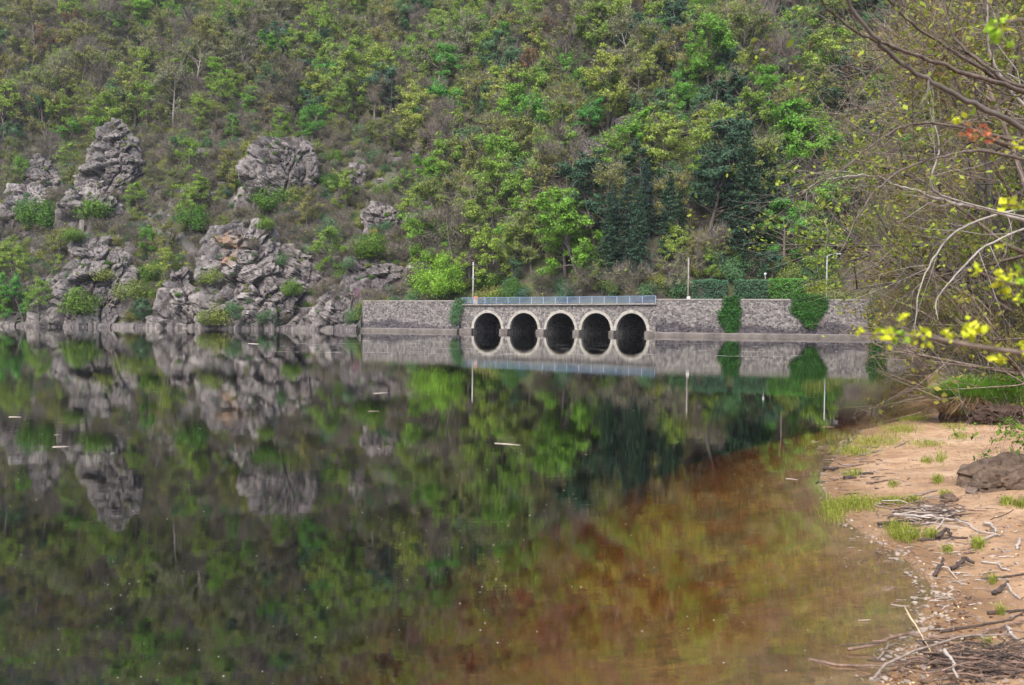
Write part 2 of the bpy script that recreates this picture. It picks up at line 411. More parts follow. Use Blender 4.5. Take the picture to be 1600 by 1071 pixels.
def water_mat():
    m, t, out = nodes_of('lake_water')
    tc = N(t, 'TexCoord')
    n1 = noise(t, coords(t, (0.55, 1.6, 1)), 1.1, 3, 0.5)
    n2 = noise(t, coords(t, (0.9, 3.0, 1)), 5.0, 3, 0.55)
    n0 = noise(t, coords(t, (0.10, 0.16, 1)), 1.0, 2, 0.5)
    amp = ramp(t, n0, [(0.35, (0.25,) * 3), (0.7, (1, 1, 1))])
    h = math_n(t, 'MULTIPLY', math_n(t, 'ADD', math_n(t, 'MULTIPLY', n1, 1.0), math_n(t, 'MULTIPLY', n2, 0.22)), amp)
    nb = bump(t, h, 1.0, 0.0018)
    fr = N(t, 'Fresnel', IOR=1.333); t.links.new(nb, fr.inputs['Normal'])
    tr = N(t, 'BsdfTransparent', Color=(1, 1, 1, 1)); gl = N(t, 'BsdfGlossy', Roughness=0.008)
    gl.inputs['Color'].default_value = (0.97, 0.97, 0.95, 1)
    t.links.new(nb, gl.inputs['Normal'])
    mx = N(t, 'MixShader'); gb = N(t, 'NewGeometry'); t.links.new(math_n(t, 'MULTIPLY', math_n(t, 'ADD', math_n(t, 'MULTIPLY', fr.outputs[0], 0.62), 0.38, True), math_n(t, 'SUBTRACT', 1.0, gb.outputs['Backfacing'])), mx.inputs[0]); t.links.new(tr.outputs[0], mx.inputs[1]); t.links.new(gl.outputs[0], mx.inputs[2])
    t.links.new(mx.outputs[0], out.inputs['Surface'])
    va = N(t, 'VolumeAbsorption', Color=(0.82, 0.67, 0.32, 1), Density=1.9)
    t.links.new(va.outputs[0], out.inputs['Volume']); return m
M['water'] = water_mat()

# ------------------------------------------------------------------ the far shore: front line of cliff foot, walls and bridge
A_, B_ = np.array([-8.6, 144.0]), np.array([21.2, 124.0])
def arc_pts(A, B, sag, n=60):
    t = np.linspace(0, 1, n); ch = B - A; nn = np.array([-ch[1], ch[0]]) / np.linalg.norm(ch)
    return A + t[:, None] * ch + (4 * sag * t * (1 - t))[:, None] * nn
wall_l = np.linspace((-27.0, 150.6), A_, 30)[:-1]
wall_r = np.array([B_ + (np.array([76.0, 108.5]) - B_) * t for t in np.linspace(0, 1, 60)])[1:]
PATH = np.concatenate([wall_l, arc_pts(A_, B_, 1.2), wall_r])
PS = np.concatenate([[0], np.cumsum(np.linalg.norm(np.diff(PATH, axis=0), axis=1))])
def path(s):
    return np.stack([np.interp(s, PS, PATH[:, 0]), np.interp(s, PS, PATH[:, 1])], -1)
def pnorm(s):
    d = path(np.asarray(s) + 0.4) - path(np.asarray(s) - 0.4)
    d /= np.linalg.norm(d, axis=-1, keepdims=True)
    return np.stack([d[..., 1], -d[..., 0]], -1)
def PP(s, n, z):
    s = np.asarray(s, dtype=float)
    q = path(s) + pnorm(s) * np.asarray(n)[..., None]
    return np.concatenate([q, np.broadcast_to(np.asarray(z, dtype=float), s.shape)[..., None]], -1)
pxs = np.array([project((p[0], p[1], 3))[0] for p in PATH])
def s_of_px(px): return float(np.interp(px, pxs, PS))
S_BL, S_BR, S_END = float(PS[29]), float(PS[29 + 59]), float(PS[-1])

FRONT = np.array([(-420, 196), (-200, 182), (-106, 172), (-64.8, 162), (-30, 153.2), (-27, 150.6), (-8.6, 144), (5, 136.3), (21.2, 124), (48, 116.2), (76, 108.5), (140, 104), (420, 100)])
def yfront(x): return np.interp(x, FRONT[:, 0], FRONT[:, 1])

# ------------------------------------------------------------------ near ground: lake bed, beach, right bank
shore_px = [(1367, 1066), (1411, 1018), (1442, 987), (1440, 960), (1455, 925), (1450, 908), (1420, 881), (1393, 859), (1354, 840), (1323, 815), (1290, 770), (1281, 747), (1303, 719), (1349, 672), (1459, 646)]
SH = [(-60, -40), (-14, -12), (-3.0, -2.5), (-0.2, 1.0), (0.9, 3.2)] + [tuple(on_z(*p).xy) for p in shore_px]
SH += [(12.2, 24), (17.4, 35), (26.5, 55), (39, 82), (50, 104), (60, 128)]
SH = np.array(SH, dtype=float)
LAND = np.concatenate([SH, [(300, 128), (300, -40)]])
def shore_dist(P):
    P = np.asarray(P, dtype=float)
    d = np.full(len(P), 1e9)
    for a, b in zip(SH[:-1], SH[1:]):
        ab = b - a; t = np.clip(((P - a) @ ab) / (ab @ ab), 0, 1)
        d = np.minimum(d, np.linalg.norm(P - (a + t[:, None] * ab), axis=1))
    ins = np.zeros(len(P), dtype=bool); n = len(LAND)
    for i in range(n):
        x1, y1 = LAND[i]; x2, y2 = LAND[(i + 1) % n]
        c = ((y1 > P[:, 1]) != (y2 > P[:, 1]))
        with np.errstate(divide='ignore', invalid='ignore'):
            xi = (x2 - x1) * (P[:, 1] - y1) / (y2 - y1) + x1
        ins ^= c & (P[:, 0] < xi)
    return np.where(ins, d, -d)
def ground_z(P):
    P = np.asarray(P, dtype=float); d = shore_dist(P)
    Q = np.concatenate([P, np.zeros((len(P), 1))], 1)
    n = fbm(Q * 0.9, 4, 11); nf = fbm(Q * 6, 3, 15)
    nb = fbm(Q * 0.12, 3, 19)
    land = 0.115 * d - 0.01 * np.minimum(d, 6) ** 2 * 0.5 + 0.035 * n * np.clip(d, 0, 1) + 0.010 * nf * np.clip(d * 3, 0, 1)
    far = np.clip((P[:, 1] - 17) / 8, 0, 1)
    land = land + far * np.clip(d * 0.6, 0, 1) * (0.5 + 0.2 * n) + np.clip(d - 3, 0, 30) * 0.12 * far
    bed = -0.17 * (-d) - 0.035 * np.minimum(-d, 10) ** 2 + 0.03 * n * np.clip(-d, 0, 1)
    bed = np.maximum(bed, -5.5 + 0.2 * nb)
    return np.where(d > 0, land, bed)
def axis(segs):
    out = []
    for a, b, st in segs: out += list(np.arange(a, b, st))
    out.append(segs[-1][1]); return np.array(out)
gx = axis([(-320, -60, 20), (-60, -10, 5), (-10, -2, 0.5), (-2, 12, 0.075), (12, 30, 0.5), (30, 90, 3), (90, 320, 25)])
gy = axis([(-40, -4, 4), (-4, 2, 0.5), (2, 14, 0.075), (14, 22, 0.15), (22, 60, 1.0), (60, 200, 5)])
GX, GY = np.meshgrid(gx, gy)
gp = np.stack([GX.ravel(), GY.ravel()], 1)
gz = ground_z(gp)
gz = np.where(gp[:, 1] > yfront(gp[:, 0]) - 1.0, -5.5, gz)
gd = shore_dist(gp)
nx, ny = len(gx), len(gy)
def grid_faces(nx, ny):
    i = np.arange(ny - 1)[:, None] * nx; j = np.arange(nx - 1)[None, :]
    return np.stack([i + j, i + j + 1, i + j + 1 + nx, i + j + nx], -1).reshape(-1, 4)
me = mesh_np('ground', np.concatenate([gp, gz[:, None]], 1), grid_faces(nx, ny), True, M['sand'])
soil = np.clip((gp[:, 1] - 17) / 4, 0, 1) * np.clip(gd * 1.2, 0, 1)
soil = np.maximum(soil, np.clip((gp[:, 0] - 0.52 * gp[:, 1] - 5.2) / 1.5, 0, 1))
a = me.attributes.new('soil', 'FLOAT', 'POINT'); a.data.foreach_set('value', soil.astype(np.float32))
ground = tag(obj('ground', me), kind='structure')
def gz1(x, y): return float(ground_z(np.array([[x, y]]))[0])
def on_ground(px, py):
    z = 0.1
    for _ in range(12):
        p = on_z(px, py, z); z = 0.5 * z + 0.5 * gz1(p.x, p.y)
    return Vector((p.x, p.y, z))

# water: a closed body whose lower side lies under the bed
V, F = box(-420, 420, -45, 260, -7.5, 0.0)
tag(obj('lake_water', mesh_np('lake_water', V, F, False, M['water'])), kind='structure')

# ------------------------------------------------------------------ hillside
hx = axis([(-420, -150, 6), (-150, 12, 0.8), (12, 110, 1.5), (110, 420, 8)])
ht = axis([(-4, 70, 0.8), (70, 200, 2.5), (200, 420, 8)])
HX, HT = np.meshgrid(hx, ht)
X = HX.ravel(); T = HT.ravel()
wallz = np.clip((X + 28.5) / 2.5, 0, 1)                     # 1 where the wall carries the road
q = np.stack([X * 0.012, T * 0.012, 0 * X], 1)
big = fbm(q, 3, 41)
t0 = 6.5 + 2.5 * vnoise(np.stack([X * 0.05, 0 * X, 0 * X], 1), 44)
slope = 0.80 + 0.06 * big + 0.09 * np.clip((-40 - X) / 45, 0, 1)
def rise(t, k): return np.where(t < 150, k * t, np.where(t < 330, 150 * k + (t - 150) * k * 0.9, 150 * k + 180 * k * 0.9 + (t - 330) * 0.3))
zr = 4.62 + rise(np.maximum(T - t0, 0), slope) + np.clip((T - t0) / 25, 0, 1) * (9 * big + 2.2 * fbm(q * 6, 3, 51))
zl = np.where(T < 0.8, 1.1 * T, 0.9 + rise(np.maximum(T - 0.8, 0), slope)) + np.clip(T / 25, 0, 1) * (9 * big + 2.6 * fbm(q * 6, 3, 51))
gul = 5.0 * np.exp(-((X + 77 + 0.25 * T) / 6.0) ** 2) + 3.0 * np.exp(-((X + 116 - 0.1 * T) / 8.0) ** 2)
zl = zl - gul * np.clip(T / 15, 0, 1)
Z = zl * (1 - wallz) + zr * wallz
TT = np.where(wallz > 0.5, np.maximum(T, 0.35), T)
Z = np.where((wallz > 0.5) & (T < t0), 4.62, Z)
Y = yfront(X) + TT
Pq = np.stack([X, Y, Z], 1)
rocky = np.clip((-8 - X) / 22, 0, 1) * np.clip(1.5 - T / 50, 0, 1) * np.clip((T + 1) / 2, 0, 1)
rocky = rocky * np.clip(0.75 + 0.9 * fbm(Pq * 0.05, 2, 60), 0, 1)
rocky = np.maximum(rocky, 0.55 * np.clip(fbm(Pq * 0.03, 3, 66) * 2.4 - 0.75, 0, 1))
rocky = np.where((wallz > 0.5) & (T < t0 + 1), 0, rocky)
b1, c1 = blocky(Pq, (5.0, 5.0, 4.0), 71); b2, c2 = blocky(Pq, (1.9, 1.9, 1.7), 81)
Z = Z + rocky * (1.5 * b1 + 0.8 * b2) * np.clip(T / 3, 0.15, 1)
me = mesh_np('hillside', np.stack([X, Y, Z], 1), grid_faces(len(hx), len(ht)), False, M['hill'])
a = me.attributes.new('rocky', 'FLOAT', 'POINT'); a.data.foreach_set('value', rocky.astype(np.float32))
tag(obj('hillside', me), kind='structure')
hillbvh = BVHTree.FromPolygons([Vector(v) for v in np.stack([X, Y, Z], 1).tolist()], grid_faces(len(hx), len(ht)).tolist())
def hill_z(x, y):
    h = hillbvh.ray_cast(Vector((x, y, 600)), Vector((0, 0, -1)))
    return h[0].z if h[0] else None
def on_hill(px, py):
    d = ray(px, py).normalized()
    h = hillbvh.ray_cast(Vector((0, 0, CAMH)) + d * 60, d)
    return h[0]

# road on top of wall and bridge
ss = np.arange(-0.0, S_END, 1.0)
Vr = np.concatenate([PP(ss, np.full_like(ss, -0.55), 4.70), PP(ss, np.full_like(ss, -6.2), 4.70)])
k = len(ss); Fr = np.stack([np.arange(k - 1), np.arange(1, k), np.arange(1, k) + k, np.arange(k - 1) + k], 1)
tag(obj('road', mesh_np('road', Vr, Fr[:, ::-1], True, M['asphalt'])), kind='structure')

# ------------------------------------------------------------------ crags
crags = []
def crag(name, rows, label, lean=0.45, thick=0.6, fwd=0.0, seed=1, rust=None, cell=0.26, group=None, Dfix=None, tonek=1.0):
    rng = np.random.default_rng(seed)
    rows = sorted(rows)                                   # top row first
    ytop, ybot = rows[0][0], rows[-1][0]
    cb = 0.5 * (rows[-1][1] + rows[-1][2]); ct = 0.5 * (rows[0][1] + rows[0][2])
    hb = on_hill(cb, ybot); htp = on_hill(ct, ytop)
    Db = (Dfix or hb.y) + fwd; Dt = Db + lean * max(htp.y - Db, 1.0)
    ys = np.array([r[0] for r in rows], float)
    hgt = (ybot - ytop) * Db / FPX
    nr = max(int(hgt / cell), 8)
    f = np.linspace(0, 1, nr)
    yy = ytop + (ybot - ytop) * f
    L = np.interp(yy, ys, [r[1] for r in rows]); Rr = np.interp(yy, ys, [r[2] for r in rows])
    D = Dt + (Db - Dt) * f
    cx, cz, hw = [], [], []
    for y_, l_, r_, d_ in zip(yy, L, Rr, D):
        p = at(0.5 * (l_ + r_), y_, d_); cx.append(p.x); cz.append(p.z); hw.append(0.5 * (r_ - l_) * d_ / FPX)
    cx, cz, hw = map(np.array, (cx, cz, hw))
    na = max(int(3.2 * 2 * hw.max() / cell), 24)
    na = min(na, 420)
    th = np.linspace(0, 2 * math.pi, na, endpoint=False)
    e = 2.0 / 2.7
    cs, sn = np.sign(np.cos(th)) * np.abs(np.cos(th)) ** e, np.sign(np.sin(th)) * np.abs(np.sin(th)) ** e
    hd = np.clip(hw * thick, 1.6, 9) * np.minimum(1, 0.35 + 3 * f) * (1 - 0.6 * np.clip((f - 0.55) / 0.45, 0, 1) ** 1.5)
    V = np.stack([cx[:, None] + hw[:, None] * cs, D[:, None] + hd[:, None] * sn, np.repeat(cz[:, None], na, 1)], -1)
    V = np.concatenate([V.reshape(-1, 3), [[cx[0], D[0], cz[0] + 0.25]]])
    nrm = np.zeros_like(V)
    nrm[:-1, 0] = np.tile(cs, nr); nrm[:-1, 1] = np.tile(sn, nr); nrm[:-1, 2] = np.repeat(np.where(f < 0.12, 0.9, 0.25), na)
    nrm[-1] = (0, 0, 1)
    nrm /= np.linalg.norm(nrm, axis=1, keepdims=True)
    O = np.array([seed * 13.7, seed * 5.1, seed * 9.3])
    sc = min(1.0, 0.35 + hw.max() / 12)
    Rm = np.array(Euler((0.25 * rng.normal(), 0.35 * rng.normal(), 0.5 * rng.normal())).to_matrix())
    W = (V + O) @ Rm.T
    d1, i1 = blocky(W, np.array((3.6, 3.6, 5.0)) * sc, seed, 0.6, 0.5, 0.55)
    d2, i2 = blocky(W, np.array((1.4, 1.4, 1.8)) * sc, seed + 100, 0.6, 0.42, 0.55)
    d3, i3 = blocky(W, np.array((0.6, 0.6, 1.0)) * sc, seed + 200, 0.5, 0.3, 0.4)
    V = V + nrm * ((1.9 * d1 + 0.7 * d2 + 0.16 * d3) * sc + 0.5 * sc * fbm(W * 0.25, 3, seed))[:, None]
    # foot ring carried down into the slope
    foot = V[(nr - 1) * na:nr * na].copy(); foot[:, 2] -= hd[-1] * 1.3 + 1.5; foot[:, 0] += 0.9 * cs + 0.3 * rng.normal(size=na); foot[:, 1] += 0.9 * sn + 0.3 * rng.normal(size=na)
    V = np.concatenate([V[:-1], foot, V[-1:]]); i1, i2, i3 = (np.concatenate([q_[:-1], q_[(nr - 1) * na:nr * na], q_[-1:]]) for q_ in (i1, i2, i3)); nr_ = nr + 1
    i = np.arange(nr_ - 1)[:, None] * na; j = np.arange(na)[None, :]; k2 = (j + 1) % na
    Fq = np.stack([i + j, i + na + j, i + na + k2, i + k2], -1).reshape(-1, 4)
    Ft = tri_of_quads(Fq)
    top = len(V) - 1
    Ft = np.concatenate([Ft, np.stack([np.full(na, top), np.arange(na), (np.arange(na) + 1) % na], 1)])
    me = mesh_np(name, V - np.array([cx[-1], D[-1], cz[-1]]), Ft, False, M['rock'])
    tone = np.clip((0.5 * i1 + 0.4 * i2 + 0.3 * i3 - 0.12) * tonek, 0, 1)
    a = me.attributes.new('tone', 'FLOAT', 'POINT'); a.data.foreach_set('value', tone.astype(np.float32))
    ru = np.zeros(len(V))
    if rust:
        for (px, py, rad) in rust:
            c = at(px, py, float(np.interp(py, yy, D)))
            dd = np.hypot(V[:, 0] - c.x, V[:, 2] - c.z)
            ru = np.maximum(ru, np.clip(1.4 - dd / rad, 0, 1) * (V[:, 1] < D.max()) * np.clip(i2 * 2.2 - 0.3, 0, 1))
    a = me.attributes.new('rust', 'FLOAT', 'POINT'); a.data.foreach_set('value', ru.astype(np.float32))
    o = obj(name, me, loc=(cx[-1], D[-1], cz[-1]))
    tag(o, label, 'rock', group)
    crags.append((o, V, Ft))
    return o
crag('rock_crag', [(185, 174, 194), (200, 152, 204), (215, 147, 208), (235, 141, 221), (255, 136, 226), (270, 128, 222), (285, 121, 206), (300, 118, 196), (318, 112, 192)],
     'tall pointed grey rock tower standing highest on the wooded slope', lean=0.35, seed=3)
crag('rock_crag', [(244, 56, 72), (260, 46, 86), (280, 40, 102), (300, 42, 100)], 'jagged dark rock knob beside the foot of the pointed tower', seed=5)
crag('rock_crag', [(292, 18, 62), (320, 0, 84), (348, -12, 92)], 'low pale broken rocks under the jagged knob', seed=7, tonek=1.25)
crag('rock_crag', [(300, 104, 190), (322, 88, 192), (345, 90, 188)], 'rubbly grey rock shelf directly below the pointed tower', seed=8, tonek=1.15)
crag('rock_crag', [(217, 402, 468), (226, 397, 488), (240, 393, 499), (258, 384, 501), (272, 380, 500), (288, 380, 498), (302, 382, 494), (318, 370, 490)],
     'big domed grey crag with a flat overhanging cap of slabs', lean=0.3, seed=11)
crag('rock_cliff', [(345, 366, 400), (356, 332, 424), (372, 316, 432), (392, 309, 435), (412, 306, 440), (432, 302, 455), (450, 316, 480), (470, 302, 500), (490, 308, 512), (511, 308, 520)],
     'broad fractured cliff face with rust-coloured slabs rising from the water', lean=0.55, thick=0.45, seed=14, fwd=-0.5, rust=[(358, 374, 1.6), (373, 386, 2.2), (368, 408, 1.6)], cell=0.22, tonek=1.12)
crag('rock_crag', [(372, 126, 165), (386, 106, 190), (400, 108, 200), (420, 96, 205), (440, 82, 210), (460, 76, 206), (480, 62, 206), (508, 45, 212)],
     'craggy dark headland with pale broken foot at the waterline', lean=0.6, thick=0.5, seed=17, fwd=-0.5, cell=0.24)
crag('rock_crag', [(423, 268, 287), (440, 254, 302), (460, 247, 322), (480, 240, 332), (509, 235, 342)], 'small triangular pale crag at the water between two larger cliffs', lean=0.6, thick=0.5, seed=19, fwd=-0.5, tonek=1.2)
crag('rock_crag', [(385, 438, 456), (400, 438, 482), (420, 444, 502), (442, 450, 512), (462, 470, 530)], 'sloping grey rock rib beside the rust-stained cliff', lean=0.7, seed=23)
crag('rock_crag', [(456, 514, 536), (474, 500, 546), (494, 490, 556), (513, 488, 562)], 'low rounded rocks at the waterline where the wall begins', lean=0.6, seed=29, fwd=-0.5, tonek=1.1)
crag('rock_crag', [(318, 585, 611), (330, 570, 625), (345, 565, 624), (358, 570, 616)], 'pale rounded boulder outcrop on the bare slope above the parapet wall', seed=31, tonek=1.2)
crag('rock_crag', [(402, 545, 600), (430, 532, 640), (466, 530, 655)], 'dark rocky bank rising behind the stone parapet wall', lean=0.8, thick=0.35, seed=37, tonek=0.75)
crag('rock_slab', [(414, 638, 647), (428, 633, 650), (444, 632, 650)], 'small white rock slab showing beside the round green tree', lean=0.3, seed=41, tonek=2.6)
for k_, (rows, lab) in enumerate([([(236, 716, 748), (250, 711, 766), (270, 714, 776)], 'dark flat rock outcrop among trees halfway up the slope'),
                   ([(218, 906, 950), (238, 898, 962), (258, 904, 956)], 'grey rock outcrop above the tall conifer grove'),
                   ([(182, 970, 1012), (194, 962, 1018), (210, 966, 1014)], 'thin pale rock ledge in a clearing above the grey outcrop'),
                   ([(100, 236, 258), (112, 232, 262), (126, 236, 260)], 'small purple grey rock high among the olive trees'),
                   ([(254, 548, 568), (270, 544, 574), (296, 546, 572)], 'upright grey rock fin right of the domed crag')]):
    crag('rock_outcrop', rows, lab, lean=0.25, seed=50 + k_ * 3, cell=0.3)

# pale stone ledge at the foot of the cliffs (separate slabs)
rng = np.random.default_rng(5)
px = -30.0
slab_i = 0
while px < 556:
    wpx = rng.uniform(22, 60)
    y0 = 508.5 + px * 0.0125
    ps = [on_z(px, y0 + 1.0, 0.0), on_z(min(px + wpx, 562), y0 + 1.0 + wpx * 0.0125, 0.0)]
    x0, x1 = ps[0].x, ps[1].x - 0.15
    yc = 0.5 * (yfront(x0) + yfront(x1))
    nxs = max(int((x1 - x0) / 0.4), 4)
    prof = [(-1.5 - 0.3 * rng.random(), -0.8), (-1.3, 0.15), (-1.1, 0.62 + 0.25 * rng.random()), (0.6, 0.95 + 0.3 * rng.random()), (2.0, 1.1), (2.0, -0.8)]
    xs = np.linspace(x0, x1, nxs)
    dy = rng.uniform(-0.3, 0.3); dz = rng.uniform(-0.12, 0.12)
    V = np.array([(x, float(yfront(x)) + a_ + dy, b_ + dz * (b_ > 0)) for x in xs for a_, b_ in prof])
    b_, _i = blocky(V, (1.6, 1.2, 0.8), 300 + slab_i)
    V[:, 1] += 0.45 * b_; V[:, 2] += 0.28 * b_ * (V[:, 2] > 0)
    npf = len(prof)
    F = [[i * npf + j, i * npf + (j + 1) % npf, (i + 1) * npf + (j + 1) % npf, (i + 1) * npf + j] for i in range(nxs - 1) for j in range(npf)]
    F += [list(range(npf))[::-1], [(nxs - 1) * npf + j for j in range(npf)]]
    org = np.array([0.5 * (x0 + x1), float(yfront(0.5 * (x0 + x1))), 0])
    me = mesh_np('shore_slab', V - org, F, False, M['rock']); a = me.attributes.new('tone', 'FLOAT', 'POINT'); a.data.foreach_set('value', np.full(len(V), 0.2 + 0.45 * rng.random(), np.float32))
    o = obj('shore_slab', me, loc=org)
    tag(o, 'pale flat stone slab lying along the foot of the cliffs at the waterline', 'slab', 'pale slabs along the cliff foot')
    px += wpx; slab_i += 1

# ------------------------------------------------------------------ retaining walls, bridge
def strip(s0, s1, prof, ds=0.6):
    n = max(int((s1 - s0) / ds), 2); s = np.linspace(s0, s1, n + 1); m_ = len(prof)
    V = np.stack([PP(s, np.full_like(s, a_), b_) for a_, b_ in prof], 1).reshape(-1, 3)
    F = [[i * m_ + j, i * m_ + (j + 1) % m_, (i + 1) * m_ + (j + 1) % m_, (i + 1) * m_ + j] for i in range(n) for j in range(m_)]
    F += [list(range(m_))[::-1], [n * m_ + j for j in range(m_)]]
    return V, F
WALL = [(0.95, -2.0), (0.93, 0.2), (0.12, 5.28), (-0.45, 5.28), (-0.45, -2.0)]
COPE = [(0.20, 5.283), (0.20, 5.50), (-0.52, 5.50), (-0.52, 5.283)]
LEDGE = [(1.7, -2.0), (1.65, 0.42), (1.5, 0.54), (0.70, 0.58), (0.70, -2.0)]
def wall(s0, s1, label):
    p = PP(np.array([0.5 * (s0 + s1)]), np.array([0.0]), 0.0)[0]
    w = empty('retaining_wall', p, 0, label, 'wall')
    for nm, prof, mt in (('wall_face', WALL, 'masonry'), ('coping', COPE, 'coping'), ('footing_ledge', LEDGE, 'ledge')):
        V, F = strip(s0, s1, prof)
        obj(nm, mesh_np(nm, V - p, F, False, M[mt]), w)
    return w
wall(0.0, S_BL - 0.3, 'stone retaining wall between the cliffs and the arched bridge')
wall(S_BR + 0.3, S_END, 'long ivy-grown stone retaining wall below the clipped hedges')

br_o = PP(np.array([0.5 * (S_BL + S_BR)]), np.array([0.0]), 0.0)[0]
bridge = empty('arch_bridge', br_o, 0, 'stone road bridge of five round arches with blue railing over the water', 'bridge')
centers = [s_of_px(p) for p in (762, 818.7, 876, 931.7, 987)]
RA = 2.72; SPR = 0.68; ZT = 4.60
s_cols, zb = [], []
edges_ = [S_BL - 0.3]
for c in centers:
    edges_ += [c - RA, c + RA]
edges_.append(S_BR + 0.3)
Vb, Fb = [], []
def add_cols(sv, zv):
    n0 = len(Vb)
    for s_, z_ in zip(sv, zv):
        Vb.append(PP(np.array([s_]), np.array([0.0]), z_)[0]); Vb.append(PP(np.array([s_]), np.array([0.0]), ZT)[0])
    for i in range(len(sv) - 1):
        a_ = n0 + 2 * i; Fb.append([a_, a_ + 2, a_ + 3, a_ + 1])
for q_ in range(6):
    s0, s1 = edges_[2 * q_], edges_[2 * q_ + 1]
    sv = np.linspace(s0, s1, 8); add_cols(sv, [-2.0] * 8)
for c in centers:
    th = np.linspace(math.pi, 0, 33)
    add_cols(c + RA * np.cos(th), SPR + RA * np.sin(th))
obj('spandrel_wall', mesh_np('spandrel_wall', np.array(Vb) - br_o, Fb, False, M['masonry_pale']), bridge)
rng = np.random.default_rng(9)
for c in centers:
    # ring of voussoirs
    parts = []
    nv = 25
    for i in range(nv):
        a0, a1 = math.pi * (i + 0.04) / nv, math.pi * (i + 0.96) / nv
        ro = RA + 0.42 + rng.uniform(-0.03, 0.05); fr_ = 0.07 + rng.uniform(0, 0.04)
        qs = []
        for nn_ in (fr_, -0.5):
            for aa, rr in ((a0, RA - 0.03), (a1, RA - 0.03), (a1, ro), (a0, ro)):
                qs.append(PP(np.array([c + rr * math.cos(aa)]), np.array([nn_]), SPR + rr * math.sin(aa))[0])
        parts.append((np.array(qs), np.array([(0, 3, 2, 1), (4, 5, 6, 7), (0, 1, 5, 4), (1, 2, 6, 5), (2, 3, 7, 6), (3, 0, 4, 7)])))
    V, F = merge(parts)
    obj('arch_ring', mesh_np('arch_ring', V - br_o, F, False, M['dressed']), bridge)
    th = np.linspace(math.pi, 0, 29)
    sv = np.concatenate([[c - RA], c + RA * np.cos(th), [c + RA]]); zv = np.concatenate([[-2.0], SPR + RA * np.sin(th), [-2.0]])
    m_ = len(sv); rows = [PP(sv, np.full(m_, n_), 0.0) for n_ in (-0.02, -2.5, -5.0, -8.0)]
    for r_ in rows: r_[:, 2] = zv
    V = np.concatenate(rows)
    F = [[i * m_ + j, i * m_ + j + 1, (i + 1) * m_ + j + 1, (i + 1) * m_ + j] for i in range(3) for j in range(m_ - 1)]
    F.append([3 * m_ + j for j in range(m_)])
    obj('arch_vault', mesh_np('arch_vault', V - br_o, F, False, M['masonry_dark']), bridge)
for q_ in range(6):
    s0, s1 = edges_[2 * q_], edges_[2 * q_ + 1]
    V, F = strip(s0 + 0.02, s1 - 0.02, [(0.85, -2.0), (0.80, 0.50), (0.7, 0.60), (0.006, 0.64), (0.006, -2.0)], 0.5)
    obj('pier_base', mesh_np('pier_base', V - br_o, F, False, M['ledge']), bridge)
V, F = strip(S_BL - 0.2, S_BR + 0.25, [(0.28, 4.603), (0.32, 4.68), (0.32, 4.86), (-0.5, 4.86), (-0.5, 4.603)])
obj('string_course', mesh_np('string_course', V - br_o, F, False, M['coping']), bridge)
# railing
rail = empty('railing', (0, 0, 0)); rail.parent = bridge
n_post = 17
sp_ = np.linspace(S_BL - 0.1, S_BR + 0.15, n_post)
for s_ in sp_:
    p = PP(np.array([s_]), np.array([0.05]), 4.86)[0] - br_o
    V, F = box(-0.045, 0.045, -0.045, 0.045, 0, 1.09)
    obj('post', mesh_np('post', V, F, False, M['rail_pale']), rail, p)
sv = np.linspace(S_BL - 0.1, S_BR + 0.15, 60)
for nm, zz, r_ in (('top_rail', 5.95, 0.045), ('bottom_rail', 5.0, 0.03)):
    V, F = tube(PP(sv, np.full_like(sv, 0.05), zz) - br_o, r_, 6)
    obj(nm, mesh_np(nm, V, F, False, M['rail_blue']), rail)
parts = []
for s_ in np.arange(S_BL - 0.05, S_BR + 0.1, 0.13):
    p = PP(np.array([s_]), np.array([0.05]), 0.0)[0] - br_o
    V, F = box(p[0] - 0.021, p[0] + 0.021, p[1] - 0.012, p[1] + 0.012, 5.0, 5.93); parts.append((V, F))
V, F = merge(parts)
tag(obj('balusters', mesh_np('balusters', V, F, False, M['rail_blue']), rail), kind='stuff')

# ------------------------------------------------------------------ foliage generators
def leaves(Cn, size, rng, up=0.5, aspect=0.62, jit=0.35, out=None):
    n = len(Cn)
    nrm = rng.normal(size=(n, 3)) * (1.0 if out is None else 0.55); nrm[:, 2] = (np.abs(nrm[:, 2]) + up) if out is None else nrm[:, 2] + 0.35
    if out is not None: nrm = nrm + out
    nrm = nrm; nrm /= np.linalg.norm(nrm, axis=1, keepdims=True)
    d = rng.normal(size=(n, 3)); d -= nrm * np.sum(d * nrm, 1, keepdims=True); d /= np.maximum(np.linalg.norm(d, axis=1, keepdims=True), 1e-6)
    b = np.cross(nrm, d)
    s = (size * (1 + jit * rng.normal(size=n)).clip(0.45, 1.9))[:, None]
    V = np.stack([Cn - d * s * 0.5, Cn + b * s * aspect * 0.5 + d * s * 0.08, Cn + d * s * 0.5, Cn - b * s * aspect * 0.5 + d * s * 0.08], 1).reshape(-1, 3)
    return V, np.arange(4 * n).reshape(n, 4)
def sticks(Cn, length, width, rng, dirs=None, up=0.3):
    n = len(Cn)
    d = rng.normal(size=(n, 3)) if dirs is None else dirs + 0.5 * rng.normal(size=(n, 3))
    d[:, 2] += up; d /= np.linalg.norm(d, axis=1, keepdims=True)
    b = np.cross(d, rng.normal(size=(n, 3))); b /= np.maximum(np.linalg.norm(b, axis=1, keepdims=True), 1e-6)
    L = (length * rng.uniform(0.5, 1.3, size=n))[:, None]
    V = np.stack([Cn - b * width, Cn + b * width, Cn + d * L + b * width * 0.3, Cn + d * L - b * width * 0.3], 1).reshape(-1, 3)
    return V, np.arange(4 * n).reshape(n, 4)
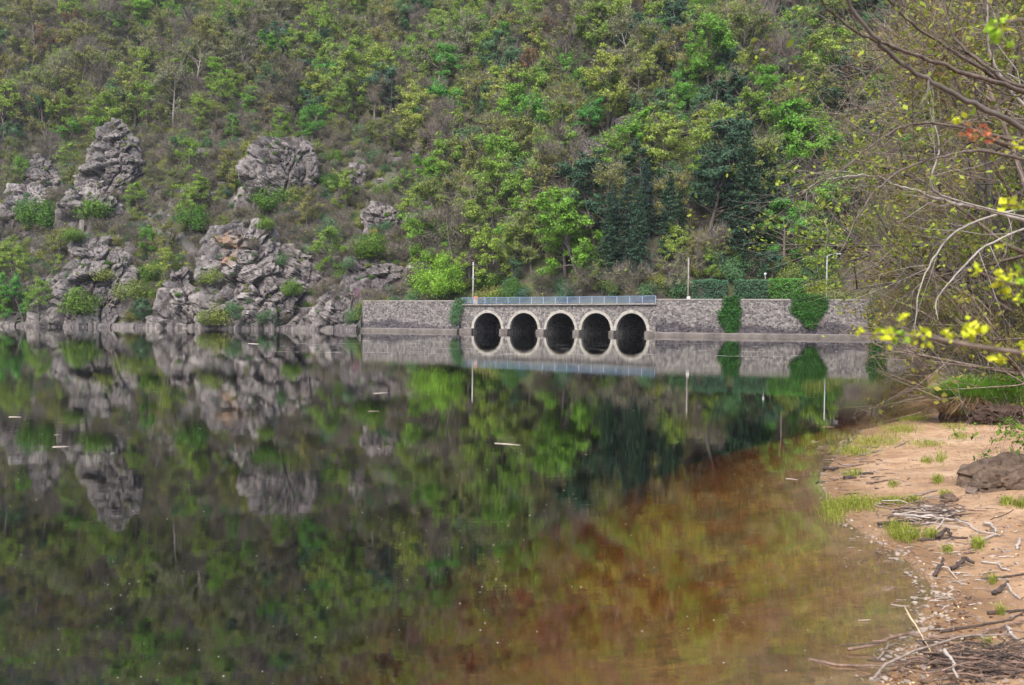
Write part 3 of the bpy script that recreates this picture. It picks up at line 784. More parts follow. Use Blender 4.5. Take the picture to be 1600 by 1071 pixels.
def bend(p0, d, L, rng, n=4, up=0.25, wob=0.18):
    pts = [np.array(p0, float)]; d = np.array(d, float); d /= np.linalg.norm(d)
    for i in range(n):
        d = d + wob * rng.normal(size=3) + np.array([0, 0, up / n]); d /= np.linalg.norm(d)
        pts.append(pts[-1] + d * L / n)
    return np.array(pts)
def gen_tree(seed, h=8.0, spread=2.6, base=0.25, limbs=13, leaf=0.30, per=24, clump=0.55, bare=0.0, stems=1, flat=0.6, sub=4, twigs=10, width=0.03):
    """returns (wood mesh arrays, leaf mesh arrays, twig arrays) for a tree of height h standing at the origin"""
    rng = np.random.default_rng(seed)
    wood, cl, cld = [], [], []
    for s_ in range(stems):
        lean = rng.normal(size=2) * (0.06 if stems == 1 else 0.28)
        tr = bend((0.15 * rng.normal() * (stems > 1), 0.15 * rng.normal() * (stems > 1), -0.5), (lean[0], lean[1], 1), h * 0.9 + 0.5, rng, 6, 0.2, 0.07)
        r0 = 0.028 * h / math.sqrt(stems)
        wood.append(tube(tr, np.linspace(r0, r0 * 0.18, 7), 5))
        nl = limbs // stems
        for i in range(nl):
            f = base + (1 - base) * ((i + rng.random()) / nl)
            u = f * 6; k_ = min(int(u), 5); p = tr[k_] + (tr[k_ + 1] - tr[k_]) * (u - k_)
            az = i * 2.399 + rng.normal() * 0.5 + s_
            g = (f - base) / (1 - base)
            L = spread * (0.55 + 0.65 * math.sin(math.pi * min(0.12 + 0.82 * g, 1) ** 0.9)) * rng.uniform(0.75, 1.2)
            el = 0.25 + 0.75 * g + 0.2 * rng.normal()
            lb = bend(p, (math.cos(az), math.sin(az), el), L, rng, 4, 0.35, 0.2)
            rl = r0 * (0.5 - 0.3 * g)
            wood.append(tube(lb, np.linspace(rl, rl * 0.2, 5), 4))
            for j in range(sub):
                q_ = rng.uniform(0.35, 1.0) * 4; k_ = min(int(q_), 3); ps = lb[k_] + (lb[k_ + 1] - lb[k_]) * (q_ - k_)
                dd = (lb[-1] - lb[0]) / L + 0.9 * rng.normal(size=3)
                sb = bend(ps, dd, L * rng.uniform(0.3, 0.55), rng, 2, 0.25, 0.2)
                wood.append(tube(sb, np.linspace(rl * 0.38, rl * 0.1, 3), 3))
                cl.append(sb[-1]); cld.append(sb[-1] - sb[0])
                if rng.random() < 0.6: cl.append(sb[1]); cld.append(sb[1] - sb[0])
            cl.append(lb[-1]); cld.append(lb[-1] - lb[-2])
    cl = np.array(cl); cld = np.array(cld); cld /= np.linalg.norm(cld, axis=1, keepdims=True)
    lv = None
    if per > 0:
        wgt = rng.uniform(0.3, 1.5, size=len(cl)); cnt = np.maximum((per * wgt).astype(int), 1)
        cc = np.repeat(cl, cnt, 0); rad = np.repeat(clump * rng.uniform(0.6, 1.3, size=len(cl)), cnt)[:, None]
        o = rng.normal(size=cc.shape); o /= np.linalg.norm(o, axis=1, keepdims=True); o *= rng.random((len(cc), 1)) ** 0.45
        o[:, 2] *= flat
        pos = cc + o * rad
        ctr = np.array([cl[:, 0].mean(), cl[:, 1].mean(), np.percentile(cl[:, 2], 40)])
        ou = (pos - ctr) / np.linalg.norm(pos - ctr, axis=1, keepdims=True)
        lv = leaves(pos, leaf, rng, out=0.55 * ou + 0.7 * o)
    tw = None
    if twigs > 0:
        cc = np.repeat(cl, twigs, 0); dd = np.repeat(cld, twigs, 0)
        tw = sticks(cc + 0.25 * rng.normal(size=cc.shape), 0.9 * clump * 2, width, rng, dd)
    return merge(wood), lv, tw
def gen_conifer(seed, h=18, spread=3.0, base=0.12, droop=0.3, leaf=0.55, dens=1.0, ragged=0.25):
    rng = np.random.default_rng(seed)
    tr = bend((0, 0, -0.6), (0.01, 0.01, 1), h + 0.6, rng, 6, 0.3, 0.015)
    wood = [tube(tr, np.linspace(0.016 * h, 0.015, 7), 6)]
    cc = []
    z = base * h; i = 0
    while z < h * 0.99:
        g = z / h
        n_ = 6 if g < 0.85 else 4
        for k_ in range(n_):
            az = i * 0.7 + k_ * 2 * math.pi / n_ + 0.3 * rng.normal()
            L = spread * (1 - g) ** 0.75 * rng.uniform(1 - ragged * 2, 1 + ragged) + 0.25
            if rng.random() < 0.08: continue
            p = np.array([np.interp(z, tr[:, 2], tr[:, 0]), np.interp(z, tr[:, 2], tr[:, 1]), z])
            lb = bend(p, (math.cos(az), math.sin(az), 0.35 - droop * (1 - g)), L, rng, 3, -0.15, 0.08)
            wood.append(tube(lb, np.linspace(0.045, 0.01, 4), 3))
            m_ = max(int(L * 11 * dens), 3)
            u = rng.random(m_) ** 0.7 * 3; kk = np.minimum(u.astype(int), 2)
            c = lb[kk] + (lb[kk + 1] - lb[kk]) * (u - kk)[:, None]
            c = c + rng.normal(size=c.shape) * np.array([0.28, 0.28, 0.14]) * min(1, L)
            cc.append(c)
        z += rng.uniform(0.45, 0.75); i += 1
    lv = leaves(np.concatenate(cc), leaf, rng, 0.8, 0.45)
    return merge(wood), lv, None
def gen_bush(seed, h=2.2, spread=1.5, leaf=0.2, n=1400, gap=0.35, trunk=True):
    rng = np.random.default_rng(seed)
    wood = []
    cl = []
    for i in range(16):
        az = i * 2.4 + rng.normal() * 0.4; el = rng.uniform(0.5, 2.2)
        lb = bend((0.1 * rng.normal(), 0.1 * rng.normal(), -0.25), (math.cos(az), math.sin(az), el), 0.9 * math.hypot(h, spread) * rng.uniform(0.6, 0.95), rng, 4, 0.2, 0.2)
        lb[:, :2] *= min(1, spread / max(np.abs(lb[:, :2]).max(), 0.01) * 1.0)
        wood.append(tube(lb, np.linspace(0.03, 0.008, 5) * h / 2.2, 4))
        cl += [lb[2], lb[3], lb[4]]
    for i in range(34):
        d = rng.normal(size=3); d /= np.linalg.norm(d); d[2] = abs(d[2])
        cl.append(np.array([d[0] * spread * 0.8, d[1] * spread * 0.8, 0.18 * h + d[2] * h * 0.72]) * 1.0)
    cl = np.array(cl); per = n // len(cl)
    cnt = np.maximum((per * rng.uniform(0.05, 1.9, size=len(cl))).astype(int), 1)
    cc = np.repeat(cl, cnt, 0); o = rng.normal(size=cc.shape); o /= np.linalg.norm(o, axis=1, keepdims=True); o *= rng.random((len(cc), 1)) ** 0.5
    pos = cc + o * gap * spread; pos[:, 2] = np.maximum(pos[:, 2], 0.05)
    ou = pos - np.array([0, 0, 0.35 * h]); ou /= np.maximum(np.linalg.norm(ou, axis=1, keepdims=True), 1e-6)
    lv = leaves(pos, leaf, rng, out=0.8 * ou + 0.5 * o)
    return merge(wood), lv, None

def proto(gen, wood_mat, leaf_m, twig_m='twig_bare', **kw):
    w, l, t_ = gen(**kw)
    trunk = mesh_np('trunk', w[0], w[1], True, M[wood_mat])
    parts, mats = [], []
    if l is not None: parts.append(l); mats += [0] * len(l[1])
    if t_ is not None: parts.append(t_); mats += [1 if l is not None else 0] * len(t_[1])
    V, F = merge(parts)
    crown = mesh_np('crown', V, F, False)
    if l is not None: crown.materials.append(M[leaf_m])
    if t_ is not None: crown.materials.append(M[twig_m])
    crown.polygons.foreach_set('material_index', np.array(mats, dtype=np.int32))
    return trunk, crown

SP = {}
def species(key, mats, gens): SP[key] = [proto(*mats, **g) for g in gens]
B2 = dict(gen=gen_tree)
def tp(mats, n, seed0, **kw):
    return [proto(gen_tree, mats[0], mats[1], seed=seed0 + i, **{k_: (v_[i % len(v_)] if isinstance(v_, (list,)) else v_) for k_, v_ in kw.items()}) for i in range(n)]
SP['yellow'] = tp(('bark', 'leaf_yellow'), 4, 100, h=[9.5, 8.5, 10.5, 9.0], spread=[3.1, 3.4, 3.0, 2.8], per=[74, 84, 66, 79], leaf=0.228, clump=0.72, twigs=3, limbs=15)
SP['olive'] = tp(('bark', 'leaf_olive'), 4, 120, h=[9.0, 8.0, 10.0, 9.5], spread=[3.2, 3.1, 3.4, 2.9], per=[59, 70, 52, 61], leaf=0.220, clump=0.72, twigs=6, limbs=15)
SP['green'] = tp(('bark', 'leaf_green'), 4, 140, h=[9.0, 10.5, 8.0, 9.5], spread=[3.0, 3.1, 3.1, 2.7], per=[92, 102, 92, 89], leaf=0.236, clump=0.75, twigs=2, limbs=16)
SP['deep'] = tp(('bark', 'leaf_deep'), 3, 160, h=[8.0, 9.5, 7.5], spread=[2.9, 3.1, 3.0], per=[92, 92, 89], leaf=0.236, clump=0.75, twigs=1, limbs=16)
SP['bare'] = tp(('bark', 'leaf_olive'), 4, 180, h=[9.5, 8.5, 10.5, 9.0], spread=[2.9, 3.1, 2.8, 3.0], per=[0, 8, 0, 13], leaf=0.167, twigs=26, width=0.022, clump=0.65, limbs=16)
SP['pale'] = tp(('bark_light', 'leaf_pale'), 2, 200, h=[9.0, 8.0], spread=[3.1, 3.1], per=[57, 61], leaf=0.213, clump=0.7, twigs=7, limbs=15)
SP['rust'] = tp(('bark', 'leaf_rust'), 2, 210, h=[9.0, 10.0], spread=[2.8, 2.7], per=[52, 57], leaf=0.213, clump=0.7, twigs=7, limbs=15)
SP['pine'] = tp(('bark', 'needle'), 3, 220, h=[10.5, 9.5, 11.5], spread=[2.6, 2.8, 2.5], per=[105, 102, 105], leaf=0.243, clump=0.7, flat=0.5, twigs=1, base=[0.3, 0.3, 0.35], limbs=16)
SP['bushy'] = [proto(gen_bush, 'bark', 'leaf_vivid', seed=240 + i, h=2.6, spread=1.7, n=4200, leaf=0.17, gap=0.42) for i in range(2)]
SP['shrub'] = [proto(gen_bush, 'bark', 'leaf_olive', seed=250 + i, h=2.0, spread=1.4, n=2000, leaf=0.15, gap=0.45) for i in range(2)]
SP['shrub_green'] = [proto(gen_bush, 'bark', 'leaf_deep', seed=260 + i, h=2.2, spread=1.5, n=2600, leaf=0.16, gap=0.42) for i in range(2)]
SP['scrub'] = [proto(gen_tree, 'bark', 'leaf_olive', seed=270 + i, h=3.0, spread=1.7, base=0.05, limbs=14, stems=2, per=2, twigs=16, width=0.016, clump=0.4) for i in range(2)]
SP['conifer'] = [proto(gen_conifer, 'bark', 'needle', seed=280 + i, h=[20, 22, 18][i], spread=[4.2, 4.6, 3.6][i], leaf=0.45, dens=2.2) for i in range(3)]

def place(key, idx, loc, scale, rz, name, label, cat, group, sx=1.0):
    tr, cr = SP[key][idx % len(SP[key])]
    e = empty(name, loc, rz, label, cat, group)
    e.scale = (scale * sx, scale * sx, scale)
    obj('trunk' if 'tree' in name or name == 'conifer' else 'stem', tr, e)
    obj('crown' if 'tree' in name or name == 'conifer' else 'foliage', cr, e)
    return e

# crags also carry bushes: one BVH of everything solid on the slope
crag_tops = []
allV, allF, n_ = [], [], 0
for o, V, Ft in crags:
    allV.append(V); allF.append(Ft + n_); n_ += len(V)
cragV = np.concatenate(allV); cragF = np.concatenate(allF)
cragbvh = BVHTree.FromPolygons([Vector(v) for v in cragV.tolist()], cragF.tolist())
def on_slope(px, py):
    d = ray(px, py).normalized(); o = Vector((0, 0, CAMH)) + d * 60
    h1 = hillbvh.ray_cast(o, d); h2 = cragbvh.ray_cast(o, d)
    if h2[0] and (not h1[0] or h2[3] < h1[3]): return h2[0]
    return h1[0]

# --- trees and bushes one can name in the photograph: (species, idx, px centre, base py, top py, label)
rng = np.random.default_rng(77)
taken = []
def named(key, idx, px, pyb, pyt, name, label, cat, group=None, sx=1.0, Y=None, sink=0.0):
    p = on_slope(px, pyb) if Y is None else at(px, pyb, Y)
    if p is None: return
    hgt = (pyb - pyt) * p.y / FPX
    nat = max(v.co.z for v in SP[key][idx % len(SP[key])][1].vertices)
    sc = hgt / nat
    place(key, idx, (p.x, p.y, p.z - sink), sc, rng.uniform(0, 6.28), name, label, cat, group, sx)
    taken.append((p.x, p.y, 0.5 * hgt * sx))
big_green = [proto(gen_bush, 'bark', 'leaf_round', seed=301, h=8.5, spread=4.3, n=11000, leaf=0.22, gap=0.30)]
SP['big_green'] = big_green
pb = at(687, 466, float(yfront(-12.5)) + 8.0)
named('big_green', 0, 687, 470, 389, 'round_tree', 'round vivid green tree behind the parapet next to the pale pole', 'tree', Y=150.5, sx=1.05)
BR = 'bright green bushes growing on the cliffs'
for key, idx, px, b_, t_, sx, nm, lab in [
    ('green', 0, 105, 232, 176, 1.1, 'broadleaf_tree', 'bright green spreading tree left of the pointed rock tower'),
    ('green', 1, 338, 148, 86, 1.0, 'broadleaf_tree', 'fresh green round tree high above the domed crag'),
    ('yellow', 1, 362, 152, 103, 1.0, 'broadleaf_tree', 'yellow-green tree leaning against the fresh green round tree'),
    ('green', 2, 503, 138, 95, 0.9, 'broadleaf_tree', 'small lime green tree alone above the domed crag'),
    ('green', 3, 404, 112, 88, 0.9, 'broadleaf_tree', 'tiny bright green tree near the top of the slope'),
    ('bushy', 0, 64, 358, 309, 1.1, 'bush', 'vivid green bush below the jagged rock knob'),
    ('shrub_green', 0, 42, 335, 306, 1.0, 'bush', 'dark green bush beside the vivid one below the knob'),
    ('bushy', 1, 154, 346, 300, 1.1, 'bush', 'dense green bush below the pointed rock tower'),
    ('bushy', 0, 303, 362, 319, 1.0, 'bush', 'light green bush above the rust-stained cliff'),
    ('bushy', 1, 425, 330, 284, 1.25, 'bush', 'wide green bush at the foot of the domed crag'),
    ('bushy', 0, 460, 322, 290, 1.0, 'bush', 'small round green bush beside the wide one under the domed crag'),
    ('shrub_green', 1, 507, 313, 289, 1.0, 'bush', 'pale green round shrub just right of the domed crag'),
    ('bushy', 1, 417, 362, 334, 1.0, 'bush', 'lime green tuft on top of the rust-stained cliff'),
    ('shrub_green', 0, 516, 384, 337, 0.8, 'bush', 'dark green upright shrub on the scree slope'),
    ('bushy', 0, 580, 405, 361, 1.1, 'bush', 'round green bush above the rocky bank'),
    ('bushy', 1, 455, 462, 430, 0.9, 'bush', 'yellow-green bush in the cleft beside the rock rib'),
    ('green', 0, 38, 505, 418, 0.85, 'broadleaf_tree', 'leafy yellow-green tree at the water left of the craggy headland'),
    ('green', 2, 8, 505, 440, 0.9, 'broadleaf_tree', 'green tree cut by the picture edge at the water'),
    ('yellow', 0, 62, 500, 425, 0.8, 'broadleaf_tree', 'thin pale green tree rooted on the craggy headland'),
    ('bushy', 0, 126, 492, 446, 1.0, 'bush', 'bright green bush low on the craggy headland'),
    ('bushy', 1, 118, 378, 352, 1.2, 'bush', 'low green bush on top of the craggy headland'),
    ('yellow', 2, 92, 430, 392, 0.9, 'broadleaf_tree', 'small yellow-green tree on the shoulder of the headland'),
    ('green', 3, 235, 410, 348, 0.9, 'broadleaf_tree', 'green tree in the gully between two cliffs'),
    ('bushy', 1, 245, 444, 398, 0.9, 'bush', 'vivid bush in the gully between two cliffs'),
    ('bushy', 0, 237, 470, 440, 0.8, 'bush', 'small bright bush low in the gully'),
    ('deep', 0, 222, 508, 462, 0.9, 'broadleaf_tree', 'dark green small tree at the water mouth of the gully'),
    ('shrub', 0, 262, 398, 362, 1.0, 'bush', 'yellowish bush above the triangular crag'),
    ('shrub', 1, 345, 508, 470, 1.1, 'bush', 'olive bush at the foot of the rust-stained cliff'),
    ('shrub_green', 1, 366, 498, 466, 0.8, 'bush', 'dark green bush beside the olive one at the cliff foot'),
    ('shrub', 0, 325, 508, 480, 1.1, 'bush', 'brownish bush spilling to the water between crag and cliff'),
    ('shrub_green', 0, 418, 506, 482, 1.2, 'bush', 'low dark green shrub on the ledge under the cliff'),
    ('bushy', 0, 565, 503, 466, 0.9, 'bush', 'bright green bush at the end of the parapet wall'),
    ('shrub_green', 1, 552, 506, 478, 0.9, 'bush', 'dark green shrub at the end of the parapet wall'),
    ('shrub_green', 0, 606, 362, 340, 0.9, 'bush', 'dark green shrub in front of the pale boulder outcrop'),
    ('shrub_green', 1, 440, 418, 392, 0.9, 'bush', 'dark bush in the crack of the cliff beside the rock rib'),
    ('shrub_green', 0, 545, 420, 398, 0.9, 'bush', 'small dark bush on the rocky bank'),
    ('shrub', 1, 205, 470, 430, 1.1, 'bush', 'olive scrub on the right side of the headland'),
    ('shrub', 0, 160, 440, 412, 1.3, 'bush', 'olive scrub growing in the middle of the headland'),
    ('shrub', 1, 332, 445, 415, 1.1, 'bush', 'olive scrub growing on the rust-stained cliff'),
    ('scrub', 0, 505, 470, 428, 1.2, 'bush', 'brown leafless scrub on the rock rib'),
    ('scrub', 1, 200, 500, 462, 1.2, 'bush', 'brown leafless scrub at the foot of the headland'),
    ('scrub', 0, 640, 400, 358, 1.5, 'bush', 'brown leafless thicket above the round vivid tree'),
    ('scrub', 1, 610, 410, 372, 1.5, 'bush', 'purple brown thicket beside the pale boulder outcrop'),
    ]:
    named(key, idx, px, b_, t_, nm, lab, 'tree' if 'tree' in nm else 'bush', sx=sx)
# flowering shrubs with magenta blossom
fl = gen_bush(seed=330, h=1.6, spread=1.1, n=700, leaf=0.16)
SP['flower'] = [proto(gen_bush, 'bark', 'flower_pink', seed=330, h=1.6, spread=1.1, n=260, leaf=0.17)]
for px, b_, t_, lab in [(558, 465, 450, 'magenta flowering shrub behind the bush at the wall end'), (478, 350, 336, 'pink flowering shrub on the scree slope'), (490, 332, 321, 'faint pink flowering shrub below the domed crag')]:
    named('flower', 0, px, b_, t_, 'flowering_shrub', lab, 'bush', sx=0.7)

# tall conifers and other named trees behind bridge and hedge
for key, idx, px, top, Y, sx, lab in [
    ('conifer', 0, 982, 262, 137, 1.0, 'tall dark conifer in the grove behind the bridge'),
    ('conifer', 1, 1012, 246, 141, 1.0, 'tall dark conifer in the grove behind the bridge'),
    ('conifer', 2, 1042, 262, 135, 1.0, 'tall dark conifer in the grove behind the bridge'),
    ('conifer', 0, 960, 285, 139, 0.9, 'tall dark conifer in the grove behind the bridge'),
    ('conifer', 2, 1062, 285, 138, 0.9, 'tall dark conifer in the grove behind the bridge'),
    ('conifer', 1, 948, 300, 137, 0.9, 'tall dark conifer in the grove behind the bridge'),
    ('conifer', 0, 1028, 255, 143, 1.0, 'tall dark conifer in the grove behind the bridge'),
    ('conifer', 2, 997, 285, 134, 0.9, 'tall dark conifer in the grove behind the bridge'),
    ('conifer', 1, 1172, 196, 131, 1.1, 'tallest dark conifer standing behind the clipped hedges'),
    ('conifer', 0, 1147, 225, 135, 1.0, 'second dark conifer beside the tallest one behind the hedges'),
    ('conifer', 2, 1098, 232, 150, 0.9, 'narrow blue-green conifer between the grove and the tallest one'),
    ('conifer', 1, 1196, 240, 134, 0.9, 'shorter dark conifer in front of the tallest one')]:
    Y = max(Y, float(yfront(at(px, 460, Y).x)) + 7.5); x = at(px, 460, Y).x
    zb = hill_z(x, Y)
    tz = at(px, top, Y).z
    nat = max(v.co.z for v in SP[key][idx][1].vertices)
    place(key, idx, (x, Y, zb - 0.1), (tz - zb) / nat, rng.uniform(0, 6), 'conifer', lab, 'conifer', 'conifers of the grove behind the bridge' if 'grove behind' in lab else None, sx * 0.8)
    taken.append((x, Y, 2.2))
for key, idx, px, top, Y, sx, lab in [
    ('yellow', 0, 1056, 340, 133, 0.75, 'yellow-green tree left of the first hedge behind the dark pole'),
    ('yellow', 2, 940, 398, 137, 0.8, 'small yellow-green tree behind the middle of the railing'),
    ('green', 1, 925, 388, 142, 0.9, 'leafy green tree behind the middle of the railing'),
    ('olive', 0, 865, 385, 146, 1.0, 'ochre tree in young leaf behind the railing'),
    ('pale', 0, 895, 345, 150, 0.8, 'pale thin tree with bare crown behind the railing'),
    ('bare', 0, 1005, 385, 134, 0.6, 'slim bare grey tree in front of the conifer grove'),
    ('bare', 1, 1090, 380, 132, 1.0, 'bare grey brown tree behind the first hedge'),
    ('bare', 2, 1122, 345, 133, 0.6, 'tall bare tree with straight trunk behind the first hedge'),
    ('bare', 3, 1225, 262, 140, 0.9, 'large bare grey tree right of the conifers'),
    ('bare', 1, 1240, 370, 131, 1.2, 'rounded bare tree above the bright end of the hedge'),
    ('green', 0, 1293, 290, 138, 0.8, 'light green leafy tree behind the street lamp'),
    ('bare', 0, 1270, 330, 134, 0.9, 'grey bare tree left of the street lamp'),
    ('olive', 2, 1330, 380, 132, 1.0, 'olive tree right of the street lamp'),
    ('deep', 1, 805, 395, 150, 0.9, 'dark green tree behind the left end of the railing'),
    ('bare', 2, 770, 400, 152, 0.8, 'brown bare tree right of the pale pole'),
    ('green', 3, 833, 330, 158, 1.1, 'fresh green tree on the slope above the railing'),
    ('green', 1, 800, 320, 165, 0.9, 'upright green tree on the slope above the railing'),
    ('olive', 3, 745, 375, 158, 1.0, 'brownish tree just above the pale pole'),
    ('yellow', 1, 895, 300, 160, 1.1, 'broad yellow-green tree above the bare pale one'),
    ('rust', 0, 1000, 268, 160, 0.8, 'rust-orange tree peeping over the conifer grove'),
    ('rust', 1, 1040, 275, 163, 0.8, 'second rust-coloured tree behind the conifer grove'),
    ('yellow', 3, 1075, 255, 172, 0.7, 'ochre slender tree left of the narrow conifer'),
    ('olive', 1, 1084, 335, 133, 0.8, 'olive tree just behind the dark pole'),
    ('yellow', 3, 1112, 372, 131, 0.9, 'yellow-green tree behind the first hedge'),
    ('olive', 3, 1138, 352, 132, 0.8, 'olive tree behind the garden gate'),
    ('pale', 1, 1066, 395, 130, 0.9, 'pale tree left of the dark pole'),
    ('deep', 0, 1205, 385, 129, 1.0, 'dark green tree behind the globe lamp'),
    ('olive', 0, 1240, 350, 131, 0.9, 'olive tree behind the bright hedge'),
    ('bushy', 0, 790, 447, 139, 1.4, 'yellow-green bush just above the railing near the pale pole'),
    ('bushy', 1, 768, 452, 141, 1.2, 'bright bush touching the railing near the pale pole')]:
    Y = max(Y, float(yfront(at(px, 460, Y).x)) + 7.5); x = at(px, 460, Y).x
    zb = hill_z(x, Y); tz = at(px, top, Y).z
    nat = max(v.co.z for v in SP[key][idx][1].vertices)
    nm = 'bush' if 'bush' in lab else 'broadleaf_tree'
    place(key, idx, (x, Y, zb - 0.1), max((tz - zb) / nat, 0.25), rng.uniform(0, 6), nm, lab, 'bush' if nm == 'bush' else 'tree', None, sx * (1.0 if tz - zb < 12 else 0.85))
    taken.append((x, Y, 1.4))

# --- the wood: sampled positions, the largest in view as single trees, the rest as one mass
rng = np.random.default_rng(2024)
cand = []
cell = 4.8
gxs = np.arange(-250, 240, cell)
tk = np.array(taken)
for gx_ in gxs:
    for t_ in np.arange(3, 400, cell):
        x = gx_ + rng.uniform(-0.5, 0.5) * cell * 1.1; tt = t_ + rng.uniform(-0.5, 0.5) * cell * 1.1
        y = float(yfront(x)) + tt
        if abs(x) > 0.72 * y + 8: continue
        wl_ = x > -29
        if wl_ and tt < 8.5: continue
        if not wl_ and tt < 4: continue
        z = hill_z(x, y)
        if z is None: continue
        pxx, pyy = project((x, y, z))
        rk = float(np.clip((-8 - x) / 22, 0, 1) * np.clip(1.5 - tt / 45, 0, 1))
        if rng.random() < 0.12 * rk: continue
        # keep the crags in view free
        d = Vector((x, y, z + 3)) - Vector((0, 0, CAMH)); L = d.length
        hit = cragbvh.ray_cast(Vector((x, y, z + 60)), Vector((0, 0, -1)), 62)
        if hit[0]: continue
        o = Vector((x, y, z + 4.0)); dn = (Vector((0, 0, CAMH)) - o).normalized()
        if cragbvh.ray_cast(o + dn * -0.0, dn, 0.0)[0]: continue
        # would this tree stand in front of a crag close behind it ?
        back = cragbvh.ray_cast(o, -dn, 16)
        if back[0] and rng.random() < 0.93: continue
        if len(tk) and np.any((tk[:, 0] - x) ** 2 + (tk[:, 1] - y) ** 2 < (tk[:, 2] * 0.8) ** 2): continue
        if tt < 15 and 930 < pxx < 1215 and wl_: continue
        cand.append((x, y, z, tt, pxx, pyy, rk))
MARKS = [('pointed rock tower', 180, 250), ('jagged rock knob', 70, 280), ('craggy headland', 140, 440), ('rust-stained cliff', 380, 430), ('domed crag', 440, 265), ('triangular crag', 280, 470),
         ('pale boulder outcrop', 600, 340), ('rocky bank', 590, 440), ('dark flat outcrop', 740, 250), ('grey rock outcrop', 930, 238), ('thin pale rock ledge', 990, 195), ('conifer grove', 1000, 340), ('tallest conifer', 1172, 320),
         ('round vivid tree', 687, 420), ('blue railing', 870, 440), ('clipped hedges', 1170, 430), ('street lamp', 1291, 420), ('upright rock fin', 558, 275), ('small purple grey rock', 245, 112), ('bank trees', 1400, 300)]
def where(px, py):
    nm, mx_, my_ = min(MARKS, key=lambda m_: (m_[1] - px) ** 2 + (m_[2] - py) ** 2)
    return ('uphill from the ' if py < my_ - 22 else 'downhill from the ' if py > my_ + 22 else 'beside the ') + nm
ADJ = {'yellow': ('broadleaf_tree', 'yellow-green tree in young leaf', 'tree'), 'olive': ('broadleaf_tree', 'olive brown half-leafed tree', 'tree'), 'green': ('broadleaf_tree', 'fresh green leafy tree', 'tree'),
       'deep': ('broadleaf_tree', 'dark green rounded tree', 'tree'), 'bare': ('bare_tree', 'leafless grey brown tree', 'tree'), 'pale': ('broadleaf_tree', 'pale silvery green tree', 'tree'),
       'rust': ('broadleaf_tree', 'rust-tinted tree', 'tree'), 'pine': ('pine_tree', 'dark blue-green pine', 'pine'), 'shrub': ('bush', 'olive bush', 'bush'), 'shrub_green': ('bush', 'dark green bush', 'bush'), 'bushy': ('bush', 'vivid green bush', 'bush'), 'scrub': ('bush', 'leafless brown bush', 'bush')}
keys_t = ['yellow', 'olive', 'green', 'deep', 'bare', 'pale', 'rust', 'pine']
plist = []
for (x, y, z, tt, pxx, pyy, rk) in cand:
    patch = float(fbm(np.array([[x * 0.02, y * 0.02, 3.3]]), 2, 90)[0])
    if rk > 0.4:
        w = [('yellow', 1.5), ('olive', 2.2), ('green', 0.5), ('bare', 0.9), ('shrub', 2.8), ('shrub_green', 1.3), ('bushy', 0.6), ('scrub', 2.2), ('deep', 0.4)]
    elif pxx > 1000:
        w = [('yellow', 2.2), ('olive', 1.7), ('green', 1.5 + patch), ('deep', 1.2), ('bare', 0.9), ('pale', 0.4), ('pine', 0.6), ('rust', 0.05)]
    elif pxx < 420:
        w = [('yellow', 1.7), ('olive', 3.4), ('green', 0.45), ('deep', 0.5), ('bare', 1.2), ('pale', 0.4), ('pine', 0.25), ('rust', 0.05)]
    else:
        w = [('yellow', 2.6), ('olive', 2.4), ('green', 0.9), ('deep', 0.9), ('bare', 1.0), ('pale', 0.6), ('pine', 0.25), ('rust', 0.05)]
    ks = [a_ for a_, _b in w]; ws = np.array([max(b_, 0.05) for _a, b_ in w]); ws /= ws.sum()
    key = ks[int(rng.choice(len(ks), p=ws))]
    sc = rng.uniform(0.9, 1.65)
    if rk > 0.4 and key in keys_t: sc *= 0.62
    if key in ('green', 'pine') and rng.random() < 0.3: sc *= 1.15
    inview = -30 < pxx < 1400 and pyy > -10
    size = sc / y if inview else 0
    plist.append((size, key, int(rng.integers(0, 8)), x, y, z, sc, rng.uniform(0, 6.28), pxx, pyy, rk))
plist.sort(key=lambda r_: -r_[0])
quota = {'tree': 215, 'pine': 40, 'bush': 110}
rest = []
for rec in plist:
    size, key, idx, x, y, z, sc, rz, pxx, pyy, rk = rec
    nm, adj, cat = ADJ[key]
    if size > 0 and quota[cat] > 0:
        quota[cat] -= 1
        zn = where(pxx, pyy)
        szw = 'small ' if sc < 0.95 else 'tall ' if sc > 1.35 and cat != 'bush' else ''
        place(key, idx, (x, y, z - 0.15), sc, rz, nm, szw + adj + ' ' + zn, cat, szw + adj + ', all ' + zn)
    else:
        rest.append(rec)

# low growth along the far side of the road
for px_ in np.concatenate([np.arange(640, 1330, 13.0), np.arange(1075, 1270, 16.0)]):
    x = (px_ - 800) / FPX * 140; y = float(yfront(x)) + (rng.uniform(11.0, 14.5) if 1068 < px_ < 1275 else rng.uniform(7.2, 11.0)); x = (px_ + rng.normal() * 5 - 800) / FPX * y
    z = hill_z(x, y)
    if z is None or abs(px_ - 687) < 26: continue
    key = ['shrub', 'shrub_green', 'scrub', 'shrub', 'shrub_green', 'bushy'][int(rng.integers(0, 6))]
    nm, adj, cat = ADJ[key]; zn = 'at the roadside ' + where(px_, 440).replace('uphill from', 'behind').replace('downhill from', 'behind')
    place(key, int(rng.integers(0, 2)), (x, y, z - 0.1), rng.uniform(0.9, 1.7), rng.uniform(0, 6), nm, adj + ' ' + zn, cat, adj + ', all ' + zn)
